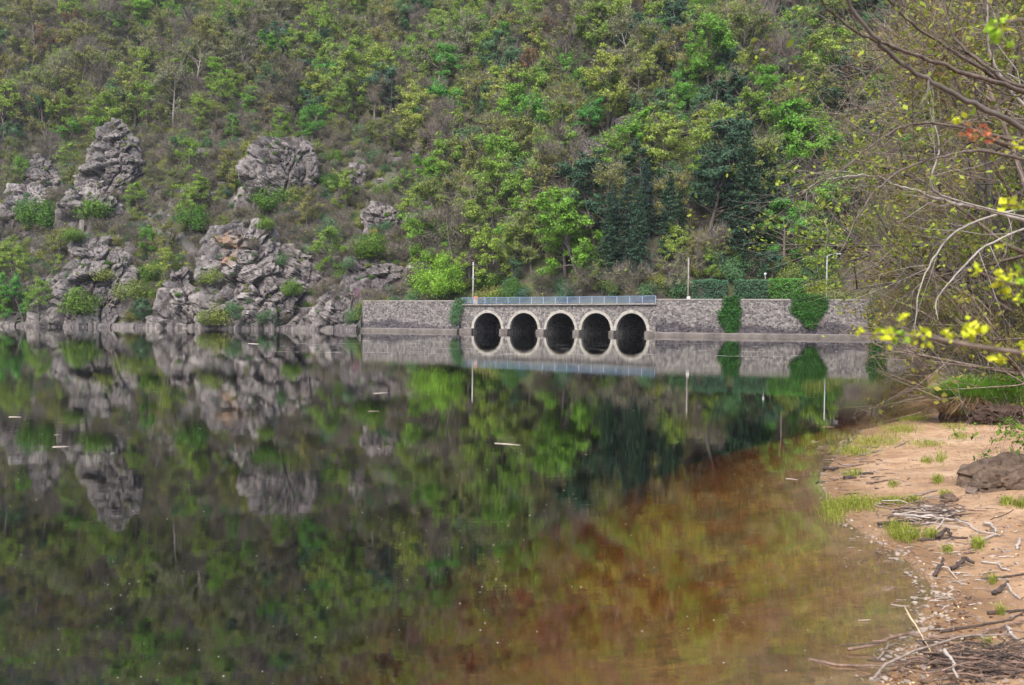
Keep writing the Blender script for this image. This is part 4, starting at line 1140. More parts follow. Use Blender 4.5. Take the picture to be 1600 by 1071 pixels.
# scrub and stones of the rocky slope
def stone_mesh(seed):
    r2 = np.random.default_rng(seed); parts = []
    bmx = bmesh.new(); bmesh.ops.create_cube(bmx, size=1.0); bmesh.ops.subdivide_edges(bmx, edges=bmx.edges[:], cuts=3, use_grid_fill=True)
    V = np.array([v.co[:] for v in bmx.verts]); F = np.array([[v.index for v in f.verts] for f in bmx.faces]); bmx.free()
    Nn = V / np.linalg.norm(V, axis=1, keepdims=True); V = 0.5 * V + 0.32 * Nn
    d, _i = blocky(V + seed, (0.45, 0.45, 0.4), seed); V = V + Nn * (0.16 * d)[:, None]
    return mesh_np('stone', V * np.array([1.3, 0.9, 0.8]), F, False, M['scree'])
M['scree'] = plain_mat('scree', (0.12, 0.11, 0.11), 0.95, 0.1, var=0.6, scale=1.3)
scrub_recs, stone_recs = [], []
ctri = cragV[cragF]; cn = np.cross(ctri[:, 1] - ctri[:, 0], ctri[:, 2] - ctri[:, 0]); ca = np.linalg.norm(cn, axis=1); cn /= np.maximum(ca[:, None], 1e-9)
okf = np.where((np.abs(cn[:, 2]) > 0.35) & (ctri[:, :, 1].min(1) > 100))[0]
pick = rng.choice(okf, 420, p=ca[okf] / ca[okf].sum())
for f_ in pick:
    c = ctri[f_].mean(0)
    if c[2] < 0.8: continue
    scrub_recs.append((c[0], c[1], c[2] - 0.12, ['shrub', 'scrub', 'shrub_green', 'shrub', 'bushy'][int(rng.integers(0, 5))], int(rng.integers(0, 2)), rng.uniform(0.18, 0.5), rng.uniform(0, 6.28)))
for _ in range(9500):
    x = rng.uniform(-165, 2); tt = rng.uniform(1.5, 75); rk = float(np.clip((-8 - x) / 22, 0, 1) * np.clip(1.5 - tt / 50, 0, 1))
    if rng.random() > rk: continue
    y = float(yfront(x)) + tt; z = hill_z(x, y)
    if z is None: continue
    if cragbvh.ray_cast(Vector((x, y, z + 60)), Vector((0, 0, -1)), 59.5)[0]: continue
    if rng.random() < 0.62: scrub_recs.append((x, y, z - 0.1, ['scrub', 'shrub', 'scrub', 'shrub_green', 'shrub'][int(rng.integers(0, 5))], int(rng.integers(0, 2)), rng.uniform(0.4, 1.0), rng.uniform(0, 6.28)))
    else: stone_recs.append((x, y, z, 'stone', int(rng.integers(0, 3)), 0.35 + 1.3 * rng.random() ** 2.5, rng.uniform(0, 6.28)))
# the rest of the wood: one object, trees instanced on points by geometry nodes
kinds = []
pc = bpy.data.collections.new('wood_sources')          # never linked to the scene
kind_of = {}
ci = 0
for key in SP:
    if key in ('big_green', 'flower', 'conifer'): continue
    for i, (tr, cr) in enumerate(SP[key]):
        # one joined source mesh (trunk + crown)
        bm = bmesh.new(); 
        src = bpy.data.meshes.new('wood_tree')
        nT, nC = len(tr.vertices), len(cr.vertices)
        Vt = np.empty(nT * 3, np.float32); tr.vertices.foreach_get('co', Vt)
        Vc = np.empty(nC * 3, np.float32); cr.vertices.foreach_get('co', Vc)
        Ft_ = np.empty(len(tr.loops), np.int32); tr.loops.foreach_get('vertex_index', Ft_)
        Fc_ = np.empty(len(cr.loops), np.int32); cr.loops.foreach_get('vertex_index', Fc_)
        Ff = np.concatenate([Ft_.reshape(-1, 4), Fc_.reshape(-1, 4) + nT])
        bm.free(); bpy.data.meshes.remove(src)
        src = mesh_np('wood_tree', np.concatenate([Vt, Vc]).reshape(-1, 3), Ff)
        src.materials.append(tr.materials[0])
        for m_ in cr.materials: src.materials.append(m_)
        mi = np.empty(len(cr.polygons), np.int32); cr.polygons.foreach_get('material_index', mi)
        src.polygons.foreach_set('material_index', np.concatenate([np.zeros(len(tr.polygons), np.int32), mi + 1]))
        so = bpy.data.objects.new('wood_%03d' % ci, src); pc.objects.link(so)
        kind_of[(key, i)] = ci; ci += 1
def stone_sources():
    global ci
    for i in range(3):
        so = bpy.data.objects.new('wood_%03d' % ci, stone_mesh(700 + i)); pc.objects.link(so); kind_of[('stone', i)] = ci; ci += 1
stone_sources()
ng = bpy.data.node_groups.new('scatter', 'GeometryNodeTree')
ng.interface.new_socket('Geometry', in_out='INPUT', socket_type='NodeSocketGeometry'); ng.interface.new_socket('Geometry', in_out='OUTPUT', socket_type='NodeSocketGeometry')
gi, go = ng.nodes.new('NodeGroupInput'), ng.nodes.new('NodeGroupOutput')
ip = ng.nodes.new('GeometryNodeInstanceOnPoints'); cinf = ng.nodes.new('GeometryNodeCollectionInfo')
cinf.inputs['Collection'].default_value = pc; cinf.inputs['Separate Children'].default_value = True; cinf.inputs['Reset Children'].default_value = True
def nattr(nm, ty):
    n = ng.nodes.new('GeometryNodeInputNamedAttribute'); n.data_type = ty; n.inputs['Name'].default_value = nm
    return n.outputs['Attribute']
cx_ = ng.nodes.new('ShaderNodeCombineXYZ'); ng.links.new(nattr('rz', 'FLOAT'), cx_.inputs['Z'])
cs_ = ng.nodes.new('ShaderNodeCombineXYZ'); sck = nattr('sc', 'FLOAT')
for ax in 'XYZ': ng.links.new(sck, cs_.inputs[ax])
ip.inputs['Pick Instance'].default_value = True
ng.links.new(gi.outputs[0], ip.inputs['Points']); ng.links.new(cinf.outputs[0], ip.inputs['Instance']); ng.links.new(nattr('kind', 'INT'), ip.inputs['Instance Index'])
ng.links.new(cx_.outputs[0], ip.inputs['Rotation']); ng.links.new(cs_.outputs[0], ip.inputs['Scale']); ng.links.new(ip.outputs[0], go.inputs[0])
def scatter(name, recs, label, cat):
    """recs: (x, y, z, species, index, scale, rotation)"""
    me = bpy.data.meshes.new(name); me.vertices.add(len(recs))
    me.vertices.foreach_set('co', np.array([r_[:3] for r_ in recs], dtype=np.float32).ravel()); me.update()
    for nm, ty, vals in (('kind', 'INT', [kind_of[(r_[3], r_[4])] for r_ in recs]), ('rz', 'FLOAT', [r_[6] for r_ in recs]), ('sc', 'FLOAT', [r_[5] for r_ in recs])):
        a = me.attributes.new(nm, ty, 'POINT'); a.data.foreach_set('value', np.array(vals, dtype=np.int32 if ty == 'INT' else np.float32))
    o = obj(name, me); tag(o, label, cat, kind='stuff')
    md = o.modifiers.new(name, 'NODES'); md.node_group = ng
scatter('woodland', [(r_[3], r_[4], r_[5] - 0.15, r_[1], r_[2] % len(SP[r_[1]]), r_[6], r_[7]) for r_ in rest], 'dense mixed spring wood covering the upper hillside above the water', 'woodland')
scatter('slope_scrub', scrub_recs, 'low brown and olive scrub covering the rocky slope between the crags', 'scrub')
scatter('scree_stones', stone_recs, 'loose grey stones scattered over the rocky slope', 'stones')
print('candidates', len(plist), 'rest', len(rest))

# ------------------------------------------------------------------ hedges, ivy, poles, lamps, house on the road
def s_at(px, n, z=5.0):
    ss_ = np.linspace(0, S_END, 600); q_ = PP(ss_, np.full_like(ss_, n), z)
    return float(np.interp(px, [project(v)[0] for v in q_], ss_))
def hedge(px0, px1, ytop, n0, mat, label, seed, rough=0.14):
    rng = np.random.default_rng(seed)
    s0, s1 = s_at(px0, n0), s_at(px1, n0)
    p0 = PP(np.array([0.5 * (s0 + s1)]), np.array([n0]), 4.6)[0]
    ztop = at(0.5 * (px0 + px1), ytop, p0[1]).z
    root = empty('hedge', p0, 0, label, 'hedge')
    V, F = strip(s0 + 0.15, s1 - 0.15, [(n0 - 0.15, 4.55), (n0 - 0.15, ztop - 0.25), (n0 - 1.45, ztop - 0.25), (n0 - 1.45, 4.55)], 0.8)
    obj('branch_core', mesh_np('branch_core', V - p0, F, False, M['bark_dark']), root)
    n = int((s1 - s0) * 560)
    u = rng.uniform(s0, s1, n); side = rng.random(n)
    zz = np.where(side < 0.68, rng.uniform(4.6, ztop, n), ztop); nn_ = np.where(side < 0.68, n0, n0 - rng.uniform(0, 1.5, n))
    bulge = 0.22 * fbm(np.stack([u * 0.5, zz * 0.6, 0 * u], 1), 3, seed)
    nn_ = nn_ + rng.normal(size=n) * rough + bulge; zz = zz + rng.normal(size=n) * rough * 0.8 + bulge * 0.8
    P = np.stack([PP(np.array([a_]), np.array([b_]), c_)[0] for a_, b_, c_ in zip(u, nn_, zz)])
    o2 = np.tile(np.array([[-0.2, -0.6, 0.5]]), (n, 1))
    V, F = leaves(P - p0, 0.25, rng, out=o2)
    obj('leaves', mesh_np('leaves', V, F, False, M[mat]), root)
M['hedge_blue'] = leaf_mat('hedge_blue', [(0, (0.07, 0.15, 0.09)), (1, (0.08, 0.16, 0.09))])
M['hedge_green'] = leaf_mat('hedge_green', [(0, (0.085, 0.21, 0.045)), (1, (0.09, 0.22, 0.045))])
M['ivy'] = leaf_mat('ivy', [(0, (0.035, 0.10, 0.028)), (1, (0.045, 0.12, 0.028))], 0.3, 0.7)
hedge(1081, 1137, 440, -6.4, 'hedge_blue', 'bluish green clipped hedge beside the dark pole', 401)
hedge(1146, 1200, 441, -6.4, 'hedge_blue', 'dull green clipped hedge between the gate and the bright hedge', 402)
hedge(1201, 1262, 437, -6.2, 'hedge_green', 'bright green clipped hedge at the end nearest the street lamp', 403)
s_ = s_at(1141, -6.3); p = PP(np.array([s_]), np.array([-6.5]), 4.6)[0]
g = empty('garden_gate', p, 0.28, 'low brown wooden gate between two hedges', 'gate')
for i in range(6):
    V, F = box(-0.62 + i * 0.21, -0.44 + i * 0.21, -0.03, 0.03, 0.05, 1.35)
    obj('board', mesh_np('board', V, F, False, M['gate_wood']), g)
V, F = merge([box(-0.65, 0.65, 0.033, 0.08, 0.3, 0.4), box(-0.65, 0.65, 0.033, 0.08, 1.0, 1.1)])
obj('cross_rail', mesh_np('cross_rail', V, F, False, M['gate_wood']), g)
for sx_ in (-0.75, 0.75):
    V, F = box(sx_ - 0.08, sx_ + 0.08, -0.08, 0.08, 0, 1.6); obj('gate_post', mesh_np('gate_post', V, F, False, M['gate_wood']), g)

def ivy(poly, label, seed, dens=60, mat='ivy'):
    """poly: rows of (py, px left, px right) on the wall face"""
    rng = np.random.default_rng(seed)
    pts = []
    ys = np.array([r_[0] for r_ in poly], float)
    cx0 = 0.5 * (poly[0][1] + poly[0][2]); sc_ = s_at(cx0, 0.4); Yc = float(path(np.array([sc_]))[0, 1])
    tot = 0
    for y in np.arange(ys[0], ys[-1], 0.7):
        l_ = np.interp(y, ys, [r_[1] for r_ in poly]); r2 = np.interp(y, ys, [r_[2] for r_ in poly])
        l_ += 3.5 * float(vnoise(np.array([[y * 0.16, seed, 0.5]]), 1)[0]); r2 += 3.5 * float(vnoise(np.array([[y * 0.16, seed, 7.5]]), 2)[0])
        s0, s1 = s_at(l_, 0.4), s_at(r2, 0.4)
        z = at(cx0, y, Yc - 0.5).z
        for _ in range(int((s1 - s0) * dens * 0.7)):
            u = rng.normal(0.5, 0.30)
            if u < -0.2 or u > 1.2: continue
            zz = z + rng.normal() * 0.18
            lump = 0.28 * float(vnoise(np.array([[(s0 + (s1 - s0) * u) * 1.3, zz * 1.3, seed]]), 3)[0])
            nn_ = 0.93 - 0.81 * (min(max(zz, 0.2), 5.3) - 0.2) / 5.08 + abs(rng.normal()) * 0.20 + 0.06 + max(lump, -0.05)
            pts.append(PP(np.array([s0 + (s1 - s0) * u]), np.array([nn_]), zz)[0])
    P = np.array(pts); p0 = P.mean(0); p0[2] = P[:, 2].min()
    root = empty('wall_ivy', p0, 0, label, 'ivy')
    V, F = leaves(P - p0, 0.21, rng, out=np.tile(np.array([[-0.25, -0.9, 0.45]]), (len(P), 1)))
    obj('leaves', mesh_np('leaves', V, F, False, M[mat]), root)
    parts = []
    for k_ in range(5):
        q_ = P[rng.integers(0, len(P), 2)]
        a_, b_ = p0 + np.array([0.3 * rng.normal(), 0.1, 0]), q_[0]
        m_ = 0.5 * (a_ + b_) + rng.normal(size=3) * 0.2
        parts.append(tube(np.array([a_, m_, b_]) - p0, [0.035, 0.025, 0.012], 4))
    V, F = merge(parts); obj('stems', mesh_np('stems', V, F, True, M['bark']), root)
ivy([(465, 1135, 1153), (480, 1130, 1153), (495, 1126, 1153), (508, 1130, 1152), (523, 1140, 1151)], 'tall narrow column of ivy hanging down the long wall', 411)
ivy([(463, 1243, 1289), (478, 1242, 1287), (490, 1242, 1282), (500, 1254, 1277), (511, 1264, 1272)], 'broad wedge of dense green ivy spilling over the wall top', 412, 75)
ivy([(465, 1362, 1384), (485, 1359, 1384), (505, 1359, 1380), (523, 1362, 1378)], 'dark ivy column farthest along the wall near the bank trees', 413)
ivy([(468, 712, 724), (482, 705, 722), (496, 703, 720), (508, 708, 716)], 'scruffy dark green creeper where wall meets bridge', 414, 22, 'leaf_deep')

# poles
def pole(px, n, ytop, r, mat, name, label, cat, extra=None, zb=4.70):
    s_ = s_at(px, n); p = PP(np.array([s_]), np.array([n]), zb)[0]
    h = at(px, ytop, p[1]).z - zb
    root = empty(name, p, 0, label, cat)
    V, F = tube(np.array([(0, 0, 0), (0.01, 0, h * 0.5), (0, 0.01, h)]), [r, r * 0.85, r * 0.7], 10)
    obj('shaft', mesh_np('shaft', V, F, True, M[mat]), root)
    if extra: extra(root, h)
    return root
def pole_rings(root, h):
    for f_ in (0.62, 0.93):
        V, F = tube(np.array([(0, 0, h * f_), (0, 0, h * f_ + 0.12)]), 0.17, 10); obj('band', mesh_np('band', V, F, False, M['metal_grey']), root)
pole(739, -0.9, 410, 0.14, 'concrete', 'utility_pole', 'tall pale concrete pole at the end of the railing', 'pole', pole_rings)
def box_on(root, h):
    V, F = box(-0.22, 0.22, -0.42, -0.12, 0.55, 1.15); obj('meter_box', mesh_np('meter_box', V, F, False, M['white_paint']), root)
    V, F = tube(np.array([(0, 0, 0.02), (0, 0, 0.7)]), 0.21, 10); obj('base_sleeve', mesh_np('base_sleeve', V, F, False, M['concrete']), root)
pole(1075, -0.95, 403, 0.15, 'wood_pole', 'utility_pole', 'dark wooden pole with white box at its foot beside hedge', 'pole', box_on)
def lamp_head(root, h):
    pts = np.array([(0, 0, h - 0.1), (0.4, 0, h + 0.12), (1.0, 0, h + 0.28), (1.45, 0, h + 0.3)])
    V, F = tube(pts, [0.045, 0.04, 0.035, 0.03], 6); obj('arm', mesh_np('arm', V, F, True, M['metal_grey']), root)
    V, F = box(1.35, 1.95, -0.13, 0.13, h + 0.22, h + 0.38); obj('lamp_head', mesh_np('lamp_head', V, F, False, M['metal_grey']), root)
pole(1291, -0.95, 400, 0.075, 'metal_grey', 'street_lamp', 'grey street lamp with a short arm right of the hedges', 'lamp', lamp_head)
def globe(root, h):
    bm = bmesh.new(); bmesh.ops.create_uvsphere(bm, u_segments=12, v_segments=8, radius=0.2)
    me = bpy.data.meshes.new('globe'); bm.to_mesh(me); bm.free(); me.materials.append(M['white_paint']); obj('globe', me, root, (0, 0, h + 0.15))
    V, F = tube(np.array([(0, 0, h - 0.08), (0, 0, h)]), 0.09, 8); obj('collar', mesh_np('collar', V, F, False, M['metal_grey']), root)
pole(1195, -8.8, 430, 0.05, 'metal_grey', 'garden_lamp', 'small white globe lamp rising behind the hedge', 'lamp', globe)
s_ = s_at(743.5, -1.1); p = PP(np.array([s_]), np.array([-1.1]), 4.70)[0]
g = empty('marker_post', p, 0.5, 'short cream post with orange top beside the pale pole', 'post')
V, F = box(-0.22, 0.22, -0.22, 0.22, 0, 0.95); obj('base', mesh_np('base', V, F, False, M['cream_paint']), g)
V, F = box(-0.26, 0.26, -0.26, 0.26, 0.953, 1.5); obj('cap', mesh_np('cap', V, F, False, M['orange_paint']), g)

# house behind the bank trees
hp = on_hill(1381, 398)
g = empty('hillside_house', (hp.x, hp.y + 1, hp.z), 0.2, 'small brown house with a white roof edge behind the bank trees', 'house')
V, F = box(-2.6, 2.6, -1.8, 2.4, -2.0, 2.0); obj('wall', mesh_np('wall', V, F, False, M['house_wall']), g)
Vr = np.array([(-3, -2.3, 2.0), (3, -2.3, 2.0), (3, 2.9, 2.0), (-3, 2.9, 2.0), (-3, -2.3, 2.3), (3, -2.3, 2.3), (3, 0.3, 3.3), (-3, 0.3, 3.3), (-3, 2.9, 2.3), (3, 2.9, 2.3)])
Fr = [[0, 1, 5, 4], [4, 5, 6, 7], [7, 6, 9, 8], [8, 9, 2, 3], [0, 4, 7, 8, 3], [1, 2, 9, 6, 5], [0, 3, 2, 1]]
obj('roof', mesh_np('roof', Vr, Fr, False, M['roof_pale']), g)
for x0 in (-1.7, 0.6):
    V, F = box(x0, x0 + 1.1, -1.84, -1.803, 0.2, 1.4)
    w = obj('window', mesh_np('window', V, F, False, M['window_glass']), g)
    V, F = merge([box(x0 - 0.08, x0, -1.9, -1.803, 0.12, 1.48), box(x0 + 1.1, x0 + 1.18, -1.9, -1.803, 0.12, 1.48), box(x0, x0 + 1.1, -1.9, -1.803, 1.4, 1.48), box(x0, x0 + 1.1, -1.9, -1.803, 0.12, 0.2)])
    obj('frame', mesh_np('frame', V, F, False, M['white_paint']), w)

# ------------------------------------------------------------------ beach : boulder, tussock, grass, driftwood, pebbles
def on_z_np(px, py, z):
    Rm = np.array(CR)
    d = np.stack([(px - 800) / FPX, (535.5 - py) / FPX, -np.ones_like(px)], -1) @ Rm.T
    k_ = (z - CAMH) / d[:, 2]
    return d[:, :2] * k_[:, None]
def px_ground(px, py):
    z = np.full(len(px), 0.1)
    for _ in range(6):
        P = on_z_np(px, py, z); z = 0.5 * z + 0.5 * ground_z(P)
    P = on_z_np(px, py, z)
    return np.concatenate([P, ground_z(P)[:, None]], 1)
def blades(P, length, width, rng, lean=0.5, dirs=None):
    n = len(P); az = rng.uniform(0, 2 * math.pi, n)
    d = np.stack([np.cos(az), np.sin(az), 0 * az], 1) if dirs is None else dirs
    b = np.stack([-d[:, 1], d[:, 0], 0 * az], 1); nb_ = np.linalg.norm(b, axis=1, keepdims=True); b /= np.maximum(nb_, 1e-6)
    L = (length * rng.uniform(0.5, 1.25, n))[:, None]; le = (lean * rng.uniform(0.3, 1.4, n))[:, None]
    w = width * rng.uniform(0.7, 1.3, n)[:, None]
    up = np.array([[0, 0, 1.0]])
    p1 = P + up * L * 0.5 + d * L * le * 0.22; p2 = P + up * L * (0.92 - 0.35 * le) + d * L * le * 0.85
    V = np.stack([P - b * w, P + b * w, p1 + b * w * 0.8, p1 - b * w * 0.8, p2 + b * w * 0.15, p2 - b * w * 0.15], 1).reshape(-1, 3)
    i = np.arange(n)[:, None] * 6
    F = np.concatenate([i + np.array([[0, 1, 2, 3]]), i + np.array([[3, 2, 4, 5]])])
    return V, F
def boulder(name, c, dims, label, seed, mat='rock', rz=0.0, tone=0.6, res=5, cat='rock'):
    bm = bmesh.new(); bmesh.ops.create_icosphere(bm, subdivisions=res, radius=1.0)
    V = np.array([v.co[:] for v in bm.verts]); Ff = np.array([[v.index for v in f.verts] for f in bm.faces]); bm.free()
    Nn = V.copy(); V = np.sign(V) * np.abs(V) ** 0.85
    d1, i1 = blocky(V + seed, (0.8, 0.8, 0.6), seed, 0.7, 0.4, 0.3); d2, i2 = blocky(V + seed, (0.3, 0.3, 0.25), seed + 9, 0.6, 0.3, 0.3)
    V = V + Nn * (0.30 * d1 + 0.10 * d2 + 0.16 * fbm(V * 1.5, 4, seed) + 0.03 * fbm(V * 9, 3, seed + 3))[:, None]
    V = V * np.array(dims)
    me = mesh_np(name, V, Ff, False, M[mat])
    a_ = me.attributes.new('tone', 'FLOAT', 'POINT'); a_.data.foreach_set('value', np.clip(0.15 + tone * (0.6 * i1 + 0.4 * i2), 0, 1).astype(np.float32))
    a_ = me.attributes.new('rust', 'FLOAT', 'POINT'); a_.data.foreach_set('value', np.full(len(V), 0.45, np.float32))
    o = obj(name, me, loc=c); o.rotation_euler = (0, 0, rz)
    if label: tag(o, label, cat)
    return o
pb = on_ground(1580, 768)
boulder('boulder', (pb.x + 0.24, pb.y + 0.45, pb.z - 0.02), (0.62, 0.42, 0.33), 'brown grey boulder half buried in the sand under a small shrub', 7, 'boulder', rz=0.25).rotation_euler = (0.0, -0.32, 0.25)
pb2 = on_ground(1483, 784)
boulder('stone', (pb2.x, pb2.y, pb2.z + 0.03), (0.09, 0.07, 0.06), 'small brown stone in front of the boulder', 9, 'boulder', res=3)
pb3 = on_ground(1518, 772)
boulder('stone', (pb3.x, pb3.y, pb3.z + 0.03), (0.07, 0.05, 0.05), 'small pale stone touching the boulder', 12, res=3)

# shrub over the boulder
rng = np.random.default_rng(501)
pS = on_ground(1600, 755)
g = empty('leafy_shrub', (pS.x + 0.25, pS.y + 0.25, pS.z + 0.0), 0, 'small leafy green shrub growing over the boulder', 'shrub')
w, l, t_ = gen_tree(seed=502, h=0.5, spread=0.5, base=0.1, limbs=20, leaf=0.055, per=9, clump=0.12, stems=3, sub=5, twigs=5, width=0.0022)
obj('stems', mesh_np('stems', w[0], w[1], True, M['bark_brown']), g)
obj('leaves', mesh_np('leaves', l[0], l[1], False, M['near_leaf_green']), g)
obj('twigs', mesh_np('twigs', t_[0], t_[1], False, M['bark_brown']), g)['kind'] = 'stuff'

# tussock
rng = np.random.default_rng(510)
pT = on_ground(1524, 656)
g = empty('grass_tussock', pT, 0, 'big shaggy green grass tussock with dry brown skirt at the end of the beach', 'grass')
bm = bmesh.new(); bmesh.ops.create_icosphere(bm, subdivisions=3, radius=1.0)
for v in bm.verts: v.co = Vector((v.co.x * 0.72, v.co.y * 0.5, v.co.z * 0.40 + 0.04)) * (1 + 0.12 * math.sin(v.co.x * 7) * math.cos(v.co.y * 5))
me = bpy.data.meshes.new('root_mound'); bm.to_mesh(me); bm.free(); me.materials.append(M['earth']); obj('root_mound', me, g)
def mound(n, x0, x1):
    th = rng.uniform(0, 2 * math.pi, n); r_ = np.sqrt(rng.random(n)) * 0.97
    P = np.stack([0.72 * r_ * np.cos(th), 0.5 * r_ * np.sin(th), 0.04 + 0.40 * np.sqrt(np.maximum(1 - r_ ** 2, 0))], 1)
    m_ = (P[:, 0] >= x0) & (P[:, 0] <= x1); P = P[m_]
    d = P * np.array([1.2, 1.6, 0]); d += 0.25 * rng.normal(size=P.shape) * np.array([1, 1, 0]); d /= np.maximum(np.linalg.norm(d, axis=1, keepdims=True), 0.01)
    return P, d
P, d = mound(5200, -0.65, 0.8)
V, F = blades(P, 0.55, 0.009, rng, 0.8, d); obj('green_blades', mesh_np('green_blades', V, F, False, M['grass']), g)
P, d = mound(3600, -0.8, -0.05); P[:, 2] *= 0.75
V, F = blades(P, 0.46, 0.007, rng, 1.9, d); obj('dry_blades', mesh_np('dry_blades', V, F, False, M['grass_dry']), g)
pT2 = on_ground(1625, 656)
g2 = empty('grass_tussock', (pT2.x, pT2.y + 0.8, pT2.z), 0, 'grassy hummock behind the dark clump of roots', 'grass')
bm = bmesh.new(); bmesh.ops.create_icosphere(bm, subdivisions=3, radius=1.0)
for v in bm.verts: v.co = Vector((v.co.x * 0.85, v.co.y * 0.5, v.co.z * 0.42))
me = bpy.data.meshes.new('root_mound'); bm.to_mesh(me); bm.free(); me.materials.append(M['earth']); obj('root_mound', me, g2)
P, d = mound(4200, -0.8, 0.8); V, F = blades(P, 0.5, 0.009, rng, 0.8, d); obj('green_blades', mesh_np('green_blades', V, F, False, M['grass']), g2)
# dark root clump
pR = on_ground(1578, 663)
g = empty('root_clump', (pR.x, pR.y + 0.1, pR.z), 0, 'dark clump of earth and tangled roots beside the tussock', 'roots')
o = boulder('earth_lump', (0, 0, 0.12), (0.62, 0.35, 0.24), None, 21, 'earth', res=4); o.parent = g
cc = rng.normal(size=(420, 3)) * np.array([0.42, 0.2, 0.09]) + np.array([0, -0.15, 0.16])
V, F = sticks(cc, 0.28, 0.005, rng, up=-0.1); obj('root_tangle', mesh_np('root_tangle', V, F, False, M['bark_dark']), g)['kind'] = 'stuff'

# grass on the beach
rng = np.random.default_rng(520)
patches = [(1370, 690, 42, 9, 500), (1335, 706, 26, 7, 380), (1405, 672, 28, 7, 420), (1425, 655, 24, 4, 420), (1335, 790, 36, 10, 520), (1303, 800, 16, 14, 300), (1395, 786, 28, 5, 260),
           (1415, 838, 22, 9, 420), (1398, 826, 12, 6, 120), (1470, 718, 8, 8, 90), (1448, 722, 9, 4, 60), (1465, 752, 9, 5, 90), (1475, 775, 8, 4, 70), (1430, 785, 7, 4, 60), (1500, 684, 14, 5, 120), (1455, 838, 9, 6, 90),
           (1527, 854, 8, 6, 130), (1597, 790, 18, 5, 140), (1482, 864, 8, 2, 40), (1572, 787, 9, 4, 70), (1450, 695, 26, 5, 160), (1395, 760, 7, 4, 50), (1545, 662, 18, 4, 150), (1490, 668, 22, 4, 120), (1541, 1012, 5, 2, 26), (1550, 911, 5, 3, 30), (1564, 960, 6, 2, 30), (1330, 742, 16, 4, 100)]
Pg = []
for px, py, rx, ry, n in patches:
    k_ = int(n * 1.5)
    Pg.append(px_ground(px + rng.normal(size=k_) * rx * 0.55, py + rng.normal(size=k_) * ry * 0.55))
Pg = np.concatenate(Pg)
dist = Pg[:, 1]
V, F = blades(Pg, 0.075 + 0.002 * dist.mean(), 0.0035, rng, 0.9)
tag(obj('shore_grass', mesh_np('shore_grass', V, F, False, M['grass_yellow'])), 'thin yellow-green grass tufts scattered over the sandy beach', 'grass', kind='stuff')

def drift(name, pts, r, mat, label, lift=None, cat='driftwood', group=None, seed=0):
    rng = np.random.default_rng(int(abs(pts[0][0] * 7 + pts[0][1])))
    W = [np.array(on_ground(*p)) for p in pts]
    W = np.array(W)
    n = max(len(W) * 4, 8); t_ = np.linspace(0, len(W) - 1, n)
    Q = np.stack([np.interp(t_, np.arange(len(W)), W[:, k_]) for k_ in range(3)], 1)
    Q[:, :2] += rng.normal(size=(n, 2)) * r * 0.35
    Q[:, 2] = np.maximum(ground_z(Q[:, :2]), -0.03) + r * 0.75
    if lift is not None: Q[:, 2] += np.interp(t_, np.linspace(0, len(W) - 1, len(lift)), lift)
    rr = np.linspace(r, r * 0.55, n) * (1 + 0.12 * rng.normal(size=n))
    V, F = tube(Q, rr, 7, 0.08, rng)
    c = Q.mean(0); c[2] = Q[:, 2].min() - r
    o = obj(name, mesh_np(name, V - c, F, True, M[mat]), loc=c)
    # a knot or stub
    tag(o, label, cat, group)
    return o
